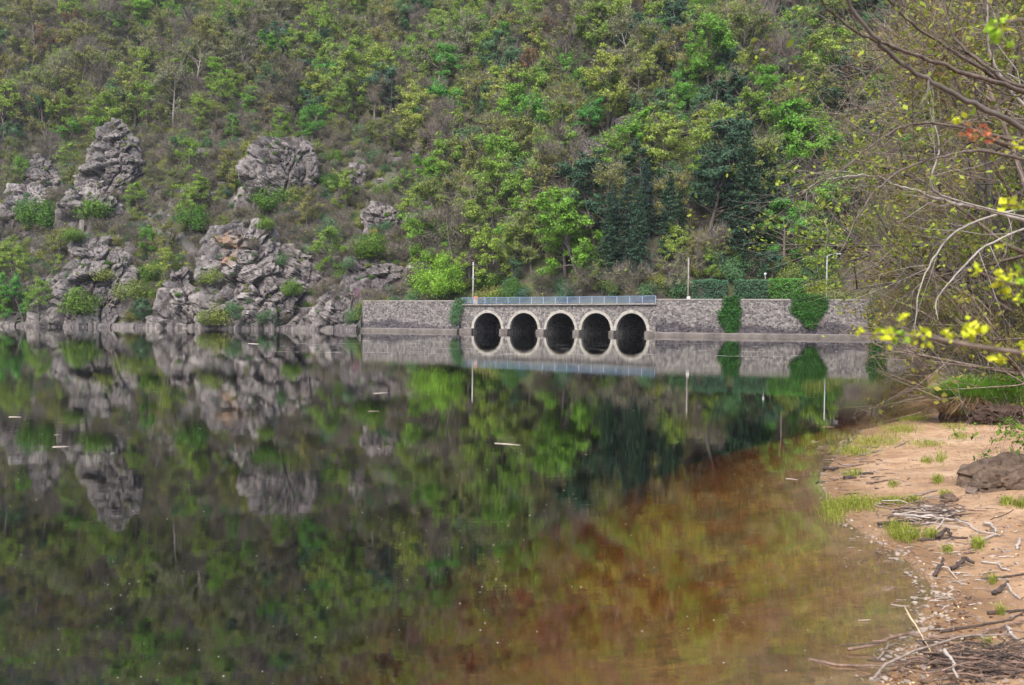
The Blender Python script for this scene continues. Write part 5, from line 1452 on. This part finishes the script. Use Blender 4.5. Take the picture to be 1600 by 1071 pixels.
DW = [([(1324, 1032), (1364, 1024), (1390, 1016), (1416, 1009), (1447, 1011), (1469, 1018)], 0.011, 'drift_brown', 'crooked brown branch reaching from the pile out over the water', [0.04, 0.06, 0.07, 0.07, 0.05, 0.02]),
      ([(1390, 1018), (1372, 1035), (1364, 1029)], 0.008, 'drift_grey', 'short grey fork under the crooked brown branch', [0.05, 0.01, 0.02]),
      ([(1263, 1049), (1302, 1053), (1342, 1050), (1390, 1051), (1416, 1047)], 0.010, 'drift_brown', 'long thin brown stick lying in the shallow water', [0.02, 0.03, 0.03, 0.03, 0.03]),
      ([(1366, 1070), (1381, 1057), (1421, 1044), (1469, 1032), (1523, 1018), (1578, 1013)], 0.009, 'drift_grey', 'long grey bent branch along the top of the pile', [0.03, 0.06, 0.09, 0.1, 0.1, 0.08]),
      ([(1412, 977), (1456, 1034)], 0.006, 'straw', 'straight straw-coloured stick propped against the pile', [0.12, 0.05]),
      ([(1473, 1042), (1486, 1053), (1493, 1075)], 0.012, 'drift_pale', 'bleached white branch end in the pile', [0.10, 0.08, 0.05]),
      ([(1469, 989), (1513, 982), (1556, 975), (1589, 965), (1606, 953)], 0.010, 'drift_dark', 'long dark slender branch lying above the pile', None),
      ([(1449, 1003), (1491, 1003), (1534, 997), (1578, 983), (1600, 975)], 0.013, 'drift_brown', 'knotty brown branch behind the grey bent one', [0.02] * 5),
      ([(1574, 988), (1583, 1003), (1597, 1012)], 0.012, 'drift_pale', 'short curved white branch above the pile', [0.03] * 3),
      ([(1543, 960), (1572, 959), (1606, 954)], 0.013, 'drift_dark', 'black broken stick beside the slender dark branch', None),
      ([(1486, 892), (1508, 883), (1521, 887)], 0.020, 'drift_dark', 'thick black charred log piece with a raised end', [0.0, 0.05, 0.02]),
      ([(1460, 902), (1468, 893), (1474, 888)], 0.018, 'drift_dark', 'black stub joined by a white curved stick', [0.0, 0.03, 0.08]),
      ([(1471, 892), (1482, 894), (1495, 906)], 0.008, 'drift_pale', 'white curved stick beside the black stub', [0.03, 0.03, 0.0]),
      ([(1534, 907), (1567, 904), (1606, 898)], 0.012, 'drift_dark', 'long dark stick near the beach edge trees', None),
      ([(1534, 881), (1561, 884), (1565, 892), (1578, 894)], 0.009, 'drift_pale', 'white hooked branch above the long dark stick', [0.01] * 4),
      ([(1552, 931), (1565, 925), (1577, 919)], 0.018, 'drift_dark', 'dark chunk of wood with a bleached side branch', [0, 0.02, 0.04]),
      ([(1574, 920), (1582, 932), (1594, 938)], 0.008, 'drift_pale', 'bleached side branch beside the dark chunk', [0.04, 0.02, 0]),
      ([(1589, 860), (1593, 848)], 0.015, 'drift_pale', 'short white cut branch upright in the sand', [0.0, 0.03]),
      ([(1475, 937), (1491, 936)], 0.012, 'drift_grey', 'little grey piece of wood near the waterline', None),
      ([(1395, 813), (1427, 815), (1460, 819), (1494, 822)], 0.013, 'drift_pale', 'bleached branch along the heap of twigs', [0.05] * 4),
      ([(1494, 819), (1516, 826), (1537, 835), (1563, 840)], 0.012, 'drift_pale', 'long bleached branch running from the heap of twigs', [0.04, 0.02, 0.01, 0.01]),
      ([(1537, 822), (1548, 824), (1557, 836)], 0.017, 'drift_pale', 'thick bleached elbow of wood', [0.02] * 3),
      ([(1534, 849), (1550, 841), (1560, 839)], 0.010, 'drift_pale', 'short pale fork crossing the long bleached branch', [0.02] * 3),
      ([(1422, 777), (1440, 775), (1463, 768)], 0.016, 'drift_grey', 'straight grey stick on bare sand above the heap', None),
      ([(1355, 757), (1373, 754), (1391, 752)], 0.018, 'drift_brown', 'dark brown stick in the upper drift line', None),
      ([(1317, 749), (1337, 748)], 0.024, 'drift_dark', 'short black wet log in the upper drift line', None),
      ([(1337, 742), (1364, 742)], 0.022, 'drift_dark', 'black wet stick behind the short black log', None),
      ([(1285, 737), (1311, 737)], 0.035, 'drift_dark', 'squared black block of wood at the water edge', [0.02, 0.02]),
      ([(1342, 713), (1360, 709), (1378, 704)], 0.017, 'drift_grey', 'grey stick lying across thin grass', None),
      ([(1373, 824), (1404, 820), (1438, 819)], 0.018, 'drift_dark', 'dark branch under the heap of twigs', [0.02] * 3),
      ([(1434, 846), (1467, 844), (1512, 842)], 0.014, 'drift_dark', 'dark branch below the heap of twigs', None),
      ([(1317, 732), (1348, 727)], 0.020, 'drift_brown', 'brown stick on the narrow point of the beach', None),
      ([(1460, 832), (1476, 820)], 0.009, 'drift_pale', 'thin pale stick leaning on the heap', [0.0, 0.06]),
      ([(1548, 813), (1584, 797)], 0.006, 'drift_dark', 'thin dark twig on clean sand near the boulder', None),
      ([(1465, 846), (1478, 836), (1486, 842)], 0.022, 'drift_dark', 'dark rooty lump of wood below the heap', [0.02, 0.04, 0.02]),
      ([(1400, 700), (1420, 690)], 0.014, 'drift_grey', 'small grey stick among grass on the beach point', None),
      ([(1500, 960), (1512, 958)], 0.010, 'drift_brown', 'small brown chip on wet sand', None)]
for pts, r_, mt, lab, lf in DW:
    drift('driftwood_branch', pts, r_, mt, lab, lf)
# twig heaps and litter
rng = np.random.default_rng(530)
def litter(px, py, sx_, sy_, n, L, w_, lift, mats, name, label, along=None):
    P = px_ground(px + rng.normal(size=n) * sx_, py + rng.normal(size=n) * sy_)
    P[:, 2] = np.maximum(P[:, 2], 0) + rng.random(n) ** 1.5 * lift + 0.004
    parts, mi = [], []
    for i in range(n):
        a_ = rng.normal(0.25, 0.55); d = np.array([math.cos(a_), math.sin(a_), rng.normal() * 0.08]); l_ = L * rng.uniform(0.3, 1.3)
        c = P[i]; m_ = c + np.array([0, 0, 0.1 * l_ * rng.normal() * 0.3]) + rng.normal(size=3) * l_ * 0.05
        r_ = w_ * rng.uniform(0.5, 1.5)
        T_ = tube(np.array([c - d * l_ / 2, m_, c + d * l_ / 2]), [r_, r_ * 0.9, r_ * 0.5], 4)
        parts.append(T_); mi += [int(rng.integers(0, len(mats)))] * len(T_[1])
    V, F = merge(parts)
    me = mesh_np(name, V, F, False)
    for m_ in mats: me.materials.append(M[m_])
    me.polygons.foreach_set('material_index', np.array(mi, np.int32))
    return tag(obj(name, me), label, 'driftwood', kind='stuff')
litter(1455, 806, 34, 10, 150, 0.28, 0.007, 0.09, ['drift_dark', 'drift_brown', 'drift_grey', 'drift_pale'], 'twig_heap', 'heap of dark and bleached twigs on the drift line')
litter(1530, 1042, 62, 13, 330, 0.22, 0.0045, 0.09, ['drift_dark', 'drift_dark', 'drift_brown', 'drift_brown'], 'twig_heap', 'low pile of tangled dark twigs at the beach foreground')
litter(1340, 722, 30, 20, 90, 0.22, 0.007, 0.01, ['drift_dark', 'drift_brown', 'drift_grey'], 'driftwood_litter', 'thin drift line of twigs along the narrow beach point')
litter(1490, 900, 60, 70, 260, 0.11, 0.004, 0.005, ['drift_dark', 'drift_brown', 'drift_grey', 'drift_pale'], 'driftwood_litter', 'small bits of wood strewn over the open sand')
# pebbles and pale bits along the waterline
n = 700
seg = rng.integers(4, len(SH) - 8, n); u = rng.random(n)[:, None]
P2 = SH[seg] * (1 - u) + SH[seg + 1] * u + rng.normal(size=(n, 2)) * np.array([0.10, 0.12])
P3 = px_ground(rng.uniform(1380, 1600, 500), rng.uniform(680, 1070, 500))[:, :2]
P2 = np.concatenate([P2, P3]); dsh = shore_dist(P2); P2 = P2[dsh > -0.12]
bm = bmesh.new(); bmesh.ops.create_icosphere(bm, subdivisions=1, radius=1.0)
bV = np.array([v.co[:] for v in bm.verts]); bF = np.array([[v.index for v in f.verts] for f in bm.faces]); bm.free()
zz = ground_z(P2); parts = []
for (x, y), z in zip(P2, zz):
    r_ = 0.005 + 0.02 * rng.random() ** 4
    Vp = bV * (1 + 0.18 * rng.normal(size=(len(bV), 1))) * np.array([r_ * rng.uniform(0.8, 1.6), r_ * rng.uniform(0.8, 1.4), r_ * 0.6]); parts.append((Vp + np.array([x, y, max(z, -0.006) + r_ * 0.2]), bF))
V, F = merge(parts)
tag(obj('pebbles', mesh_np('pebbles', V, F, False, M['pebble'])), 'small pale pebbles and crumbs along the waterline', 'pebbles', kind='stuff')

P4 = px_ground(np.concatenate([rng.uniform(1290, 1600, 5200), 1455 + 60 * rng.normal(size=1200)]), np.concatenate([rng.uniform(660, 1071, 5200), 800 + 40 * rng.normal(size=1200)]))
m4 = fbm(P4 * np.array([1.6, 1.6, 0]), 3, 97); P4 = P4[(P4[:, 2] > 0.004) & (rng.random(len(P4)) < np.clip(0.4 + 1.1 * m4, 0.05, 1))]
P4[:, 2] += 0.004
V, F = leaves(P4, 0.028, rng, 2.5, 0.5)
me = mesh_np('leaf_litter', V, F, False, M['dead_leaf']); me.materials.append(M['drift_grey']); me.materials.append(M['straw'])
me.polygons.foreach_set('material_index', rng.choice([0, 0, 0, 1, 2], len(F)).astype(np.int32))
tag(obj('leaf_litter', me), 'dead leaves and bark crumbs strewn over the sand', 'leaf litter', kind='stuff')

# flakes drifting on the lake
rng = np.random.default_rng(540)
n = 3600
yy = np.exp(rng.uniform(math.log(4.2), math.log(115), n)); xx = rng.uniform(-0.64, 0.45, n) * yy
fl_m = fbm(np.stack([xx * 0.25, yy * 0.12, 0 * xx], 1), 3, 95)
keep = (rng.random(n) < np.clip(0.65 + 0.9 * fl_m, 0.15, 1)) & (shore_dist(np.stack([xx, yy], 1)) < -0.05) & (yy < yfront(xx) - 6)
xx, yy = xx[keep], yy[keep]
rr = 0.0042 * (yy / 6) ** 0.8 * rng.uniform(0.3, 1.2, len(xx)) ** 1.6 * 1.15
a6 = np.linspace(0, 2 * math.pi, 6, endpoint=False)
V = np.stack([xx[:, None] + rr[:, None] * np.cos(a6) * rng.uniform(0.8, 1.5, (len(xx), 1)), yy[:, None] + rr[:, None] * np.sin(a6), np.full((len(xx), 6), 0.003)], -1)
V = V.reshape(-1, 3)
i = np.arange(len(xx))[:, None] * 6
F = np.concatenate([i + np.array([[0, 1, 2, 3]]), i + np.array([[0, 3, 4, 5]])])
tag(obj('floating_flakes', mesh_np('floating_flakes', V, F, False, M['flake'])), 'tiny white flakes scattered over the still water', 'flakes', kind='stuff')
for (x0, y0, x1, y1, r_, mt, lab) in [(773, 693, 813, 696, 0.012, 'drift_pale', 'pale straight stick floating on the open water'), (82, 699, 108, 698, 0.012, 'drift_pale', 'short pale stick floating in the reflected rocks'),
        (14, 652, 33, 652, 0.014, 'drift_pale', 'little white stick floating near the reflected headland'), (85, 680, 96, 679, 0.010, 'drift_grey', 'tiny grey stick floating above the short pale one'),
        (584, 615, 607, 614, 0.015, 'drift_pale', 'thin pale stick floating below the reflected wall'), (576, 643, 592, 643, 0.012, 'drift_grey', 'small pale twig floating below the round tree reflection'),
        (1228, 748, 1246, 750, 0.006, 'drift_pale', 'white twig floating off the beach point'), (388, 537, 404, 538, 0.05, 'drift_pale', 'pale branch floating off the rust-stained cliff')]:
    a_, b_ = on_z(x0, y0, 0.0), on_z(x1, y1, 0.0)
    m_ = 0.5 * (a_ + b_)
    V, F = tube(np.array([tuple(a_ - m_), (0, 0.01, 0.002), tuple(b_ - m_)]), [r_, r_ * 0.9, r_ * 0.5], 6)
    tag(obj('floating_stick', mesh_np('floating_stick', V, F, True, M[mt]), loc=m_), lab, 'stick')
# streaks of foam off the wall
parts = []
for k_ in range(150):
    px_ = rng.uniform(420, 1380); py_ = 529 + 0.009 * (px_ - 600) + rng.choice([4, 8, 14, 22]) + rng.normal() * 1.0
    c = on_z(px_, py_, 0.004); l_ = rng.uniform(0.06, 0.55) * (1 if rng.random() < 0.9 else 3); w_ = 0.07 * rng.uniform(0.5, 1.6)
    ang = np.linspace(0, 2 * math.pi, 8, endpoint=False)
    Vq = np.stack([c.x + l_ * np.cos(ang) * (1 + 0.25 * rng.normal(size=8)), c.y + w_ * np.sin(ang) * (1 + 0.25 * rng.normal(size=8)), np.full(8, 0.004)], 1)
    parts.append((Vq, np.array([[0, 1, 2, 3], [0, 3, 4, 7], [7, 4, 5, 6]])))
V, F = merge(parts)
tag(obj('foam_streaks', mesh_np('foam_streaks', V, F, False, M['flake'])), 'thin broken lines of white foam off the wall and bridge', 'foam', kind='stuff')

# ------------------------------------------------------------------ right bank: overhanging trees and shrubs
def limb_tubes(mains, rng, leaf_n=1.0, twig_len=0.5, levels=2, dens=5.0, gravity=-0.1):
    """mains: list of (points, r0, r1). returns wood tubes and leaf seeds (positions)"""
    wood, seeds = [], []
    def rec(P, r0, r1, lev):
        L = np.linalg.norm(np.diff(P, axis=0), axis=1).sum()
        wood.append(tube(P, np.linspace(r0, r1, len(P)), 6 if lev == 0 else 4 if lev == 1 else 3))
        if lev >= levels:
            seeds.append(P[-1]); seeds.append(P[len(P) // 2]); return
        n = max(int(L * dens * (1 if lev == 0 else 1.6)), 2)
        for i in range(n):
            f = rng.uniform(0.12, 0.98) * (len(P) - 1); k_ = min(int(f), len(P) - 2); p = P[k_] + (P[k_ + 1] - P[k_]) * (f - k_)
            tg = P[k_ + 1] - P[k_]; tg = tg / max(np.linalg.norm(tg), 1e-6)
            d = tg * 0.8 + rng.normal(size=3) * 0.75 + np.array([0, 0, gravity])
            l_ = twig_len * rng.uniform(0.4, 1.4) * (1.0 if lev == 0 else 0.5)
            rb = max((r0 + (r1 - r0) * f / (len(P) - 1)) * 0.42, 0.0016)
            rec(bend(p, d, l_, rng, 4, 0.12, 0.16), rb, rb * 0.35, lev + 1)
    for P, r0, r1 in mains:
        t_ = np.linspace(0, len(P) - 1, len(P) * 4)
        # smooth the polyline a little
        Q = np.stack([np.interp(t_, np.arange(len(P)), np.array(P)[:, k_]) for k_ in range(3)], 1)
        for _ in range(2): Q[1:-1] = 0.25 * Q[:-2] + 0.5 * Q[1:-1] + 0.25 * Q[2:]
        Q[1:-1] += rng.normal(size=Q[1:-1].shape) * r0 * 0.25
        rec(Q, r0, r1, 0)
    return wood, np.array(seeds)
def P3(lst, Y0, Y1):
    Ys = np.linspace(Y0, Y1, len(lst)); return [tuple(at(a_, b_, y_)) for (a_, b_), y_ in zip(lst, Ys)]
def near_tree(name, label, base, trunk_top, limbs, seed, bark='bark_brown', leaf_mats=(('near_leaf', 0.045, 2.0),), trunk_r=0.09, **kw):
    rng = np.random.default_rng(seed)
    base = np.array(base); root = empty(name, base, 0, label, 'tree')
    tp_ = bend(base - np.array([0, 0, 0.3]), np.array(trunk_top) - base, np.linalg.norm(np.array(trunk_top) - base) + 0.3, rng, 6, 0, 0.03)
    V, F = tube(tp_ - base, np.linspace(trunk_r, trunk_r * 0.35, 7), 8); obj('trunk', mesh_np('trunk', V, F, True, M[bark]), root)
    mains = []
    for P, r0, r1, bk in limbs:
        p0 = np.array(P[0]); k_ = np.argmin(np.linalg.norm(tp_ - p0 - np.array([0, 0, -0.2]), axis=1))
        mains.append(([tuple(tp_[k_])] + list(P), r0, r1))
    wood, seeds = limb_tubes(mains, rng, **kw)
    V, F = merge(wood); obj('branches', mesh_np('branches', V - base, F, True, M[bark]), root)
    for mt, size, mult in leaf_mats:
        m_ = int(len(seeds) * mult); idx = rng.integers(0, len(seeds), m_)
        V, F = leaves(seeds[idx] + rng.normal(size=(m_, 3)) * size * 0.8 - base, size, rng, 0.3, 0.6)
        obj('leaves', mesh_np('leaves', V, F, False, M[mt]), root)
    return root
ZB = lambda x, y: max(gz1(x, y), 0.05)
x0, y0 = 5.9, 7.2
limbsN1 = [(P3([(1766, 215), (1680, 170), (1600, 143), (1530, 122), (1440, 90), (1380, 68), (1330, 50), (1290, 12), (1270, -20)], 6.9, 5.4), 0.025, 0.004, 0),
           (P3([(1740, 200), (1640, 160), (1560, 125), (1520, 100), (1466, 65), (1420, 35), (1387, 0), (1350, -50)], 6.9, 6.0), 0.02, 0.006, 0),
           (P3([(1600, 143), (1545, 110), (1490, 62), (1478, 20), (1470, -40)], 6.5, 6.6), 0.017, 0.006, 0),
           (P3([(1720, 300), (1640, 262), (1533, 233), (1493, 240), (1443, 253), (1399, 270), (1366, 297), (1333, 353), (1312, 395)], 6.8, 5.6), 0.017, 0.003, 0),
           (P3([(1700, 260), (1560, 212), (1457, 192), (1424, 194), (1395, 205), (1346, 239), (1316, 268), (1283, 281), (1250, 305)], 7.0, 6.2), 0.015, 0.003, 0)]
near_tree('overhanging_tree', 'brown-barked tree whose long bare boughs reach over the water', (x0, y0, ZB(x0, y0)), (x0 - 0.5, y0 - 0.2, 4.9), limbsN1, 601, 'bark_brown',
          (('near_leaf', 0.042, 1.3), ('dead_leaf', 0.04, 0.10)), 0.10, twig_len=0.75, dens=3.6)
x0, y0 = 6.9, 9.3
limbsN2 = [(P3([(1700, 372), (1600, 345), (1519, 322), (1490, 319), (1453, 307), (1425, 296), (1392, 288), (1372, 275), (1333, 273), (1283, 281), (1248, 306)], 9.2, 8.0), 0.024, 0.004, 0),
           (P3([(1690, 330), (1600, 325), (1522, 345), (1483, 369), (1462, 397), (1446, 426), (1433, 463), (1428, 518)], 9.2, 8.4), 0.017, 0.004, 0),
           (P3([(1690, 350), (1600, 355), (1535, 387), (1504, 416), (1483, 444), (1463, 465), (1462, 486), (1466, 500)], 9.2, 8.4), 0.016, 0.004, 0),
           (P3([(1453, 307), (1456, 270), (1470, 235), (1462, 200), (1450, 160)], 8.4, 8.4), 0.012, 0.004, 0),
           (P3([(1700, 250), (1620, 190), (1560, 120), (1540, 60), (1545, -20)], 9.2, 9.0), 0.022, 0.010, 0)]
near_tree('overhanging_tree', 'pale lichen-barked tree with drooping bare branches beside the beach', (x0, y0, ZB(x0, y0)), (x0 - 0.3, y0, 4.6), limbsN2, 602, 'bark_light',
          (('near_leaf', 0.048, 1.3),), 0.11, twig_len=0.8, dens=3.0)
# bough close to the lens
x0, y0 = 2.9, 2.9
limbsN3 = [(P3([(1850, 300), (1700, 245), (1600, 200), (1516, 160), (1466, 133), (1432, 117), (1386, 83), (1362, 53), (1322, 0), (1296, -45)], 3.0, 2.5), 0.011, 0.005, 0)]
near_tree('sapling', 'grey sapling bough slanting down close by with a few broad leaves', (x0, y0, ZB(x0, y0)), (x0 - 0.25, y0 + 0.1, 2.8), limbsN3, 603, 'bark', (('dead_leaf', 0.04, 0.35),), 0.03, twig_len=0.22, dens=1.3, levels=1)
near_sap = bpy.data.objects[-1]

# budding twig
rng = np.random.default_rng(610)
def leaf_cluster(c, size, n, rng, spread=0.8):
    c = np.array(c); P = c + rng.normal(size=(n, 3)) * size * 0.42 * spread
    return leaves(P, size, rng, 0.2, 0.7)
def bud_twig(pts, Y0, Y1, r0, buds, label, bx, by, mat='bark_brown', red=False):
    P = np.array(P3(pts, Y0, Y1))
    base = np.array([bx, by, ZB(bx, by)])
    root = empty('budding_twig', base, 0, label, 'twig')
    first = P[0]
    stem = np.array([base - np.array([0, 0, 0.15]), base * 0.5 + first * 0.5 + np.array([0.12, 0, -0.1]), first])
    allp = np.concatenate([stem[:-1], P])
    t_ = np.linspace(0, len(allp) - 1, len(allp) * 5); Q = np.stack([np.interp(t_, np.arange(len(allp)), allp[:, k_]) for k_ in range(3)], 1)
    for _ in range(3): Q[1:-1] = 0.25 * Q[:-2] + 0.5 * Q[1:-1] + 0.25 * Q[2:]
    V, F = tube(Q - base, np.linspace(r0 * 2.0, r0 * 0.55, len(Q)), 8); obj('stem', mesh_np('stem', V, F, True, M[mat]), root)
    for (px, py, sz, n, mt) in buds:
        # the nearest point of the twig carries the bud
        pr = np.array([project(q_) for q_ in Q]); k_ = int(np.argmin(np.hypot(pr[:, 0] - px, pr[:, 1] - py)))
        Yk = Q[k_, 1]; c = np.array(at(px, py, Yk))
        size = sz * Yk / FPX
        V1, F1 = leaf_cluster(c - base, size * 0.62, int(n * 2.0), rng, 1.35)
        o = obj('bud_leaves', mesh_np('bud_leaves', V1, F1, False, M[mt]), root)
        d = c - Q[k_]
        if np.linalg.norm(d) > 0.012:
            V1, F1 = tube(np.array([Q[k_], Q[k_] + d * 0.5 + np.array([0, 0, 0.003]), c]) - base, [r0 * 0.5, r0 * 0.4, r0 * 0.3], 5)
            obj('stalk', mesh_np('stalk', V1, F1, True, M[mat]), root)
bud_twig([(1700, 575), (1640, 560), (1600, 552), (1520, 541), (1450, 527), (1420, 525), (1390, 524), (1345, 521)], 1.75, 1.6, 0.0042,
         [(1343, 521, 13, 7, 'bud'), (1364, 523, 9, 5, 'bud'), (1384, 522, 22, 9, 'bud'), (1401, 526, 20, 9, 'bud_green'), (1411, 498, 14, 7, 'bud'), (1424, 526, 13, 7, 'bud'), (1437, 526, 16, 8, 'bud'), (1449, 536, 14, 7, 'bud'),
          (1482, 526, 17, 9, 'bud'), (1513, 524, 17, 9, 'bud'), (1525, 514, 22, 10, 'bud'), (1563, 563, 18, 9, 'bud'), (1597, 543, 15, 8, 'bud'), (1560, 541, 9, 5, 'bud')],
         'near twig bursting with bright yellow-green buds over the water', 2.05, 1.8)
bud_twig([(1720, 470), (1650, 448), (1600, 446), (1560, 440), (1530, 425)], 1.9, 1.8, 0.0035,
         [(1527, 424, 13, 7, 'bud'), (1562, 430, 15, 8, 'bud'), (1570, 440, 20, 9, 'bud'), (1572, 453, 17, 8, 'bud'), (1584, 427, 13, 7, 'bud'), (1594, 442, 18, 8, 'bud_green'), (1588, 468, 12, 6, 'bud'), (1598, 466, 12, 6, 'bud_green'), (1566, 386, 10, 6, 'bud')],
         'second budding twig beside the thick bank trees', 2.3, 2.0)
bud_twig([(1720, 260), (1650, 235), (1600, 232), (1560, 222), (1525, 205), (1500, 192)], 2.6, 2.5, 0.004,
         [(1499, 190, 12, 7, 'bud'), (1513, 205, 14, 7, 'bud_red'), (1533, 206, 14, 7, 'bud_red'), (1545, 217, 13, 7, 'bud_red'), (1592, 227, 14, 7, 'bud'), (1518, 215, 10, 5, 'bud_red')],
         'twig with small orange-red young leaves', 2.9, 2.7)
bud_twig([(1740, 60), (1660, 40), (1600, 30), (1570, 35), (1552, 40)], 1.9, 1.8, 0.003,
         [(1545, 38, 20, 5, 'bud_green'), (1562, 40, 24, 5, 'bud_green'), (1572, 37, 20, 4, 'bud'), (1560, 62, 26, 3, 'bud_green'), (1572, 78, 26, 3, 'bud_green'), (1576, 312, 1, 1, 'bud')],
         'near twig end with soft broad green leaves', 2.35, 2.0)
bud_twig([(1720, 350), (1650, 330), (1600, 322), (1575, 320)], 2.0, 1.9, 0.003, [(1578, 318, 18, 8, 'bud'), (1590, 320, 14, 7, 'bud'), (1596, 325, 12, 6, 'bud_green')], 'short twig with one bright lime bud cluster', 2.4, 2.1)

# twiggy trees and thickets along the right bank
def bank_proto(seed, leafm, bark, **kw):
    w, l, t_ = gen_tree(seed=seed, **kw)
    return [mesh_np('trunk', w[0], w[1], True, M[bark]), mesh_np('leaves', l[0], l[1], False, M[leafm]), mesh_np('twigs', t_[0], t_[1], False, M[bark])]
BP = [bank_proto(620, 'near_leaf_olive', 'bark_brown', h=9.0, spread=3.6, base=0.08, limbs=30, leaf=0.10, per=46, clump=0.55, stems=2, sub=8, twigs=7, width=0.007),
      bank_proto(621, 'near_leaf', 'bark', h=9.0, spread=3.3, base=0.1, limbs=28, leaf=0.10, per=36, clump=0.55, stems=2, sub=8, twigs=8, width=0.007),
      bank_proto(622, 'near_leaf_olive', 'bark_brown', h=9.0, spread=3.4, base=0.05, limbs=30, leaf=0.095, per=22, clump=0.5, stems=3, sub=8, twigs=12, width=0.006)]
def bank(idx, px, Y, h, label, tilt=-0.12, name='bank_tree', cat='tree', dy=0.0):
    x = at(px, 500, Y).x; z = ZB(x, Y)
    e = empty(name, (x, Y, z - 0.1), 0, label, cat); e.rotation_euler = (0.0, tilt, idx * 1.9 + px); sc = h / 9.0; e.scale = (sc, sc, sc)
    e.rotation_euler = (Matrix.Rotation(tilt, 3, 'Y') @ Matrix.Rotation(px * 1.7, 3, 'Z')).to_euler()
    for nm, me_ in zip(('trunk', 'leaves', 'twigs'), BP[idx]): obj(nm, me_, e)
for idx, px, Y, h, lab, tl in [
    (0, 1540, 62, 14, 'olive-budded bank tree leaning out in front of the wall end', -0.22), (1, 1580, 48, 13, 'yellow-green bank tree behind the grass tussock', -0.12), (2, 1520, 85, 17, 'brown twiggy bank tree standing close to the wall', -0.12),
    (2, 1600, 36, 14, 'leafless brown bank tree rising behind the tussock', -0.2), (0, 1600, 28, 11, 'olive bank tree above the grassy hummock', -0.15), (1, 1640, 20, 9, 'yellow-leafed bank tree above the root clump', -0.15),
    (2, 1650, 26, 7, 'dense brown bank tree right behind the hummock', -0.1), (0, 1530, 34, 7, 'low olive bank tree bending over the water', -0.45), (2, 1480, 46, 6, 'low brown bank tree drooping into the water', -0.4),
    (0, 1640, 40, 18, 'tall olive tree at the back of the bank', -0.1), (1, 1600, 60, 20, 'tall yellow-green tree at the back of the bank', -0.1), (2, 1680, 16, 8, 'brown tree beside the boulder shrub', -0.2)]:
    bank(idx, px, Y, h, lab, tl)
for idx, px, Y, h, lab, tl in [(2, 1510, 28, 2.6, 'brown thicket at the water behind the tussock', -0.2), (0, 1550, 23, 2.4, 'olive thicket directly behind the tussock', -0.1), (1, 1620, 21, 2.6, 'yellow-green thicket behind the hummock', -0.2),
        (2, 1465, 34, 3.6, 'dark thicket trailing in the water beyond the tussock', -0.4), (1, 1455, 60, 5.0, 'leafy thicket on the bank near the wall', -0.3), (2, 1450, 80, 5.5, 'brown thicket on the bank at the wall foot', -0.3), (0, 1640, 17, 3.2, 'olive thicket above the root clump', -0.1), (2, 1440, 105, 6.0, 'thin thicket where the wall meets the bank', -0.1)]:
    bank(idx, px, Y, h, lab, tl, 'thicket', 'shrub')

# ------------------------------------------------------------------ thin air haze in the valley
M_h, t_, out_ = nodes_of('haze_air')
pv = N(t_, 'VolumePrincipled'); pv.inputs['Density'].default_value = 0.00012; pv.inputs['Color'].default_value = (0.85, 0.9, 1.0, 1); pv.inputs['Anisotropy'].default_value = 0.2
t_.links.new(pv.outputs[0], out_.inputs['Volume'])
V, F = box(-450, 450, -60, 640, -9, 420)
tag(obj('haze', mesh_np('haze', V, F, False, M_h)), 'thin bluish air haze filling the valley', 'haze', kind='stuff')
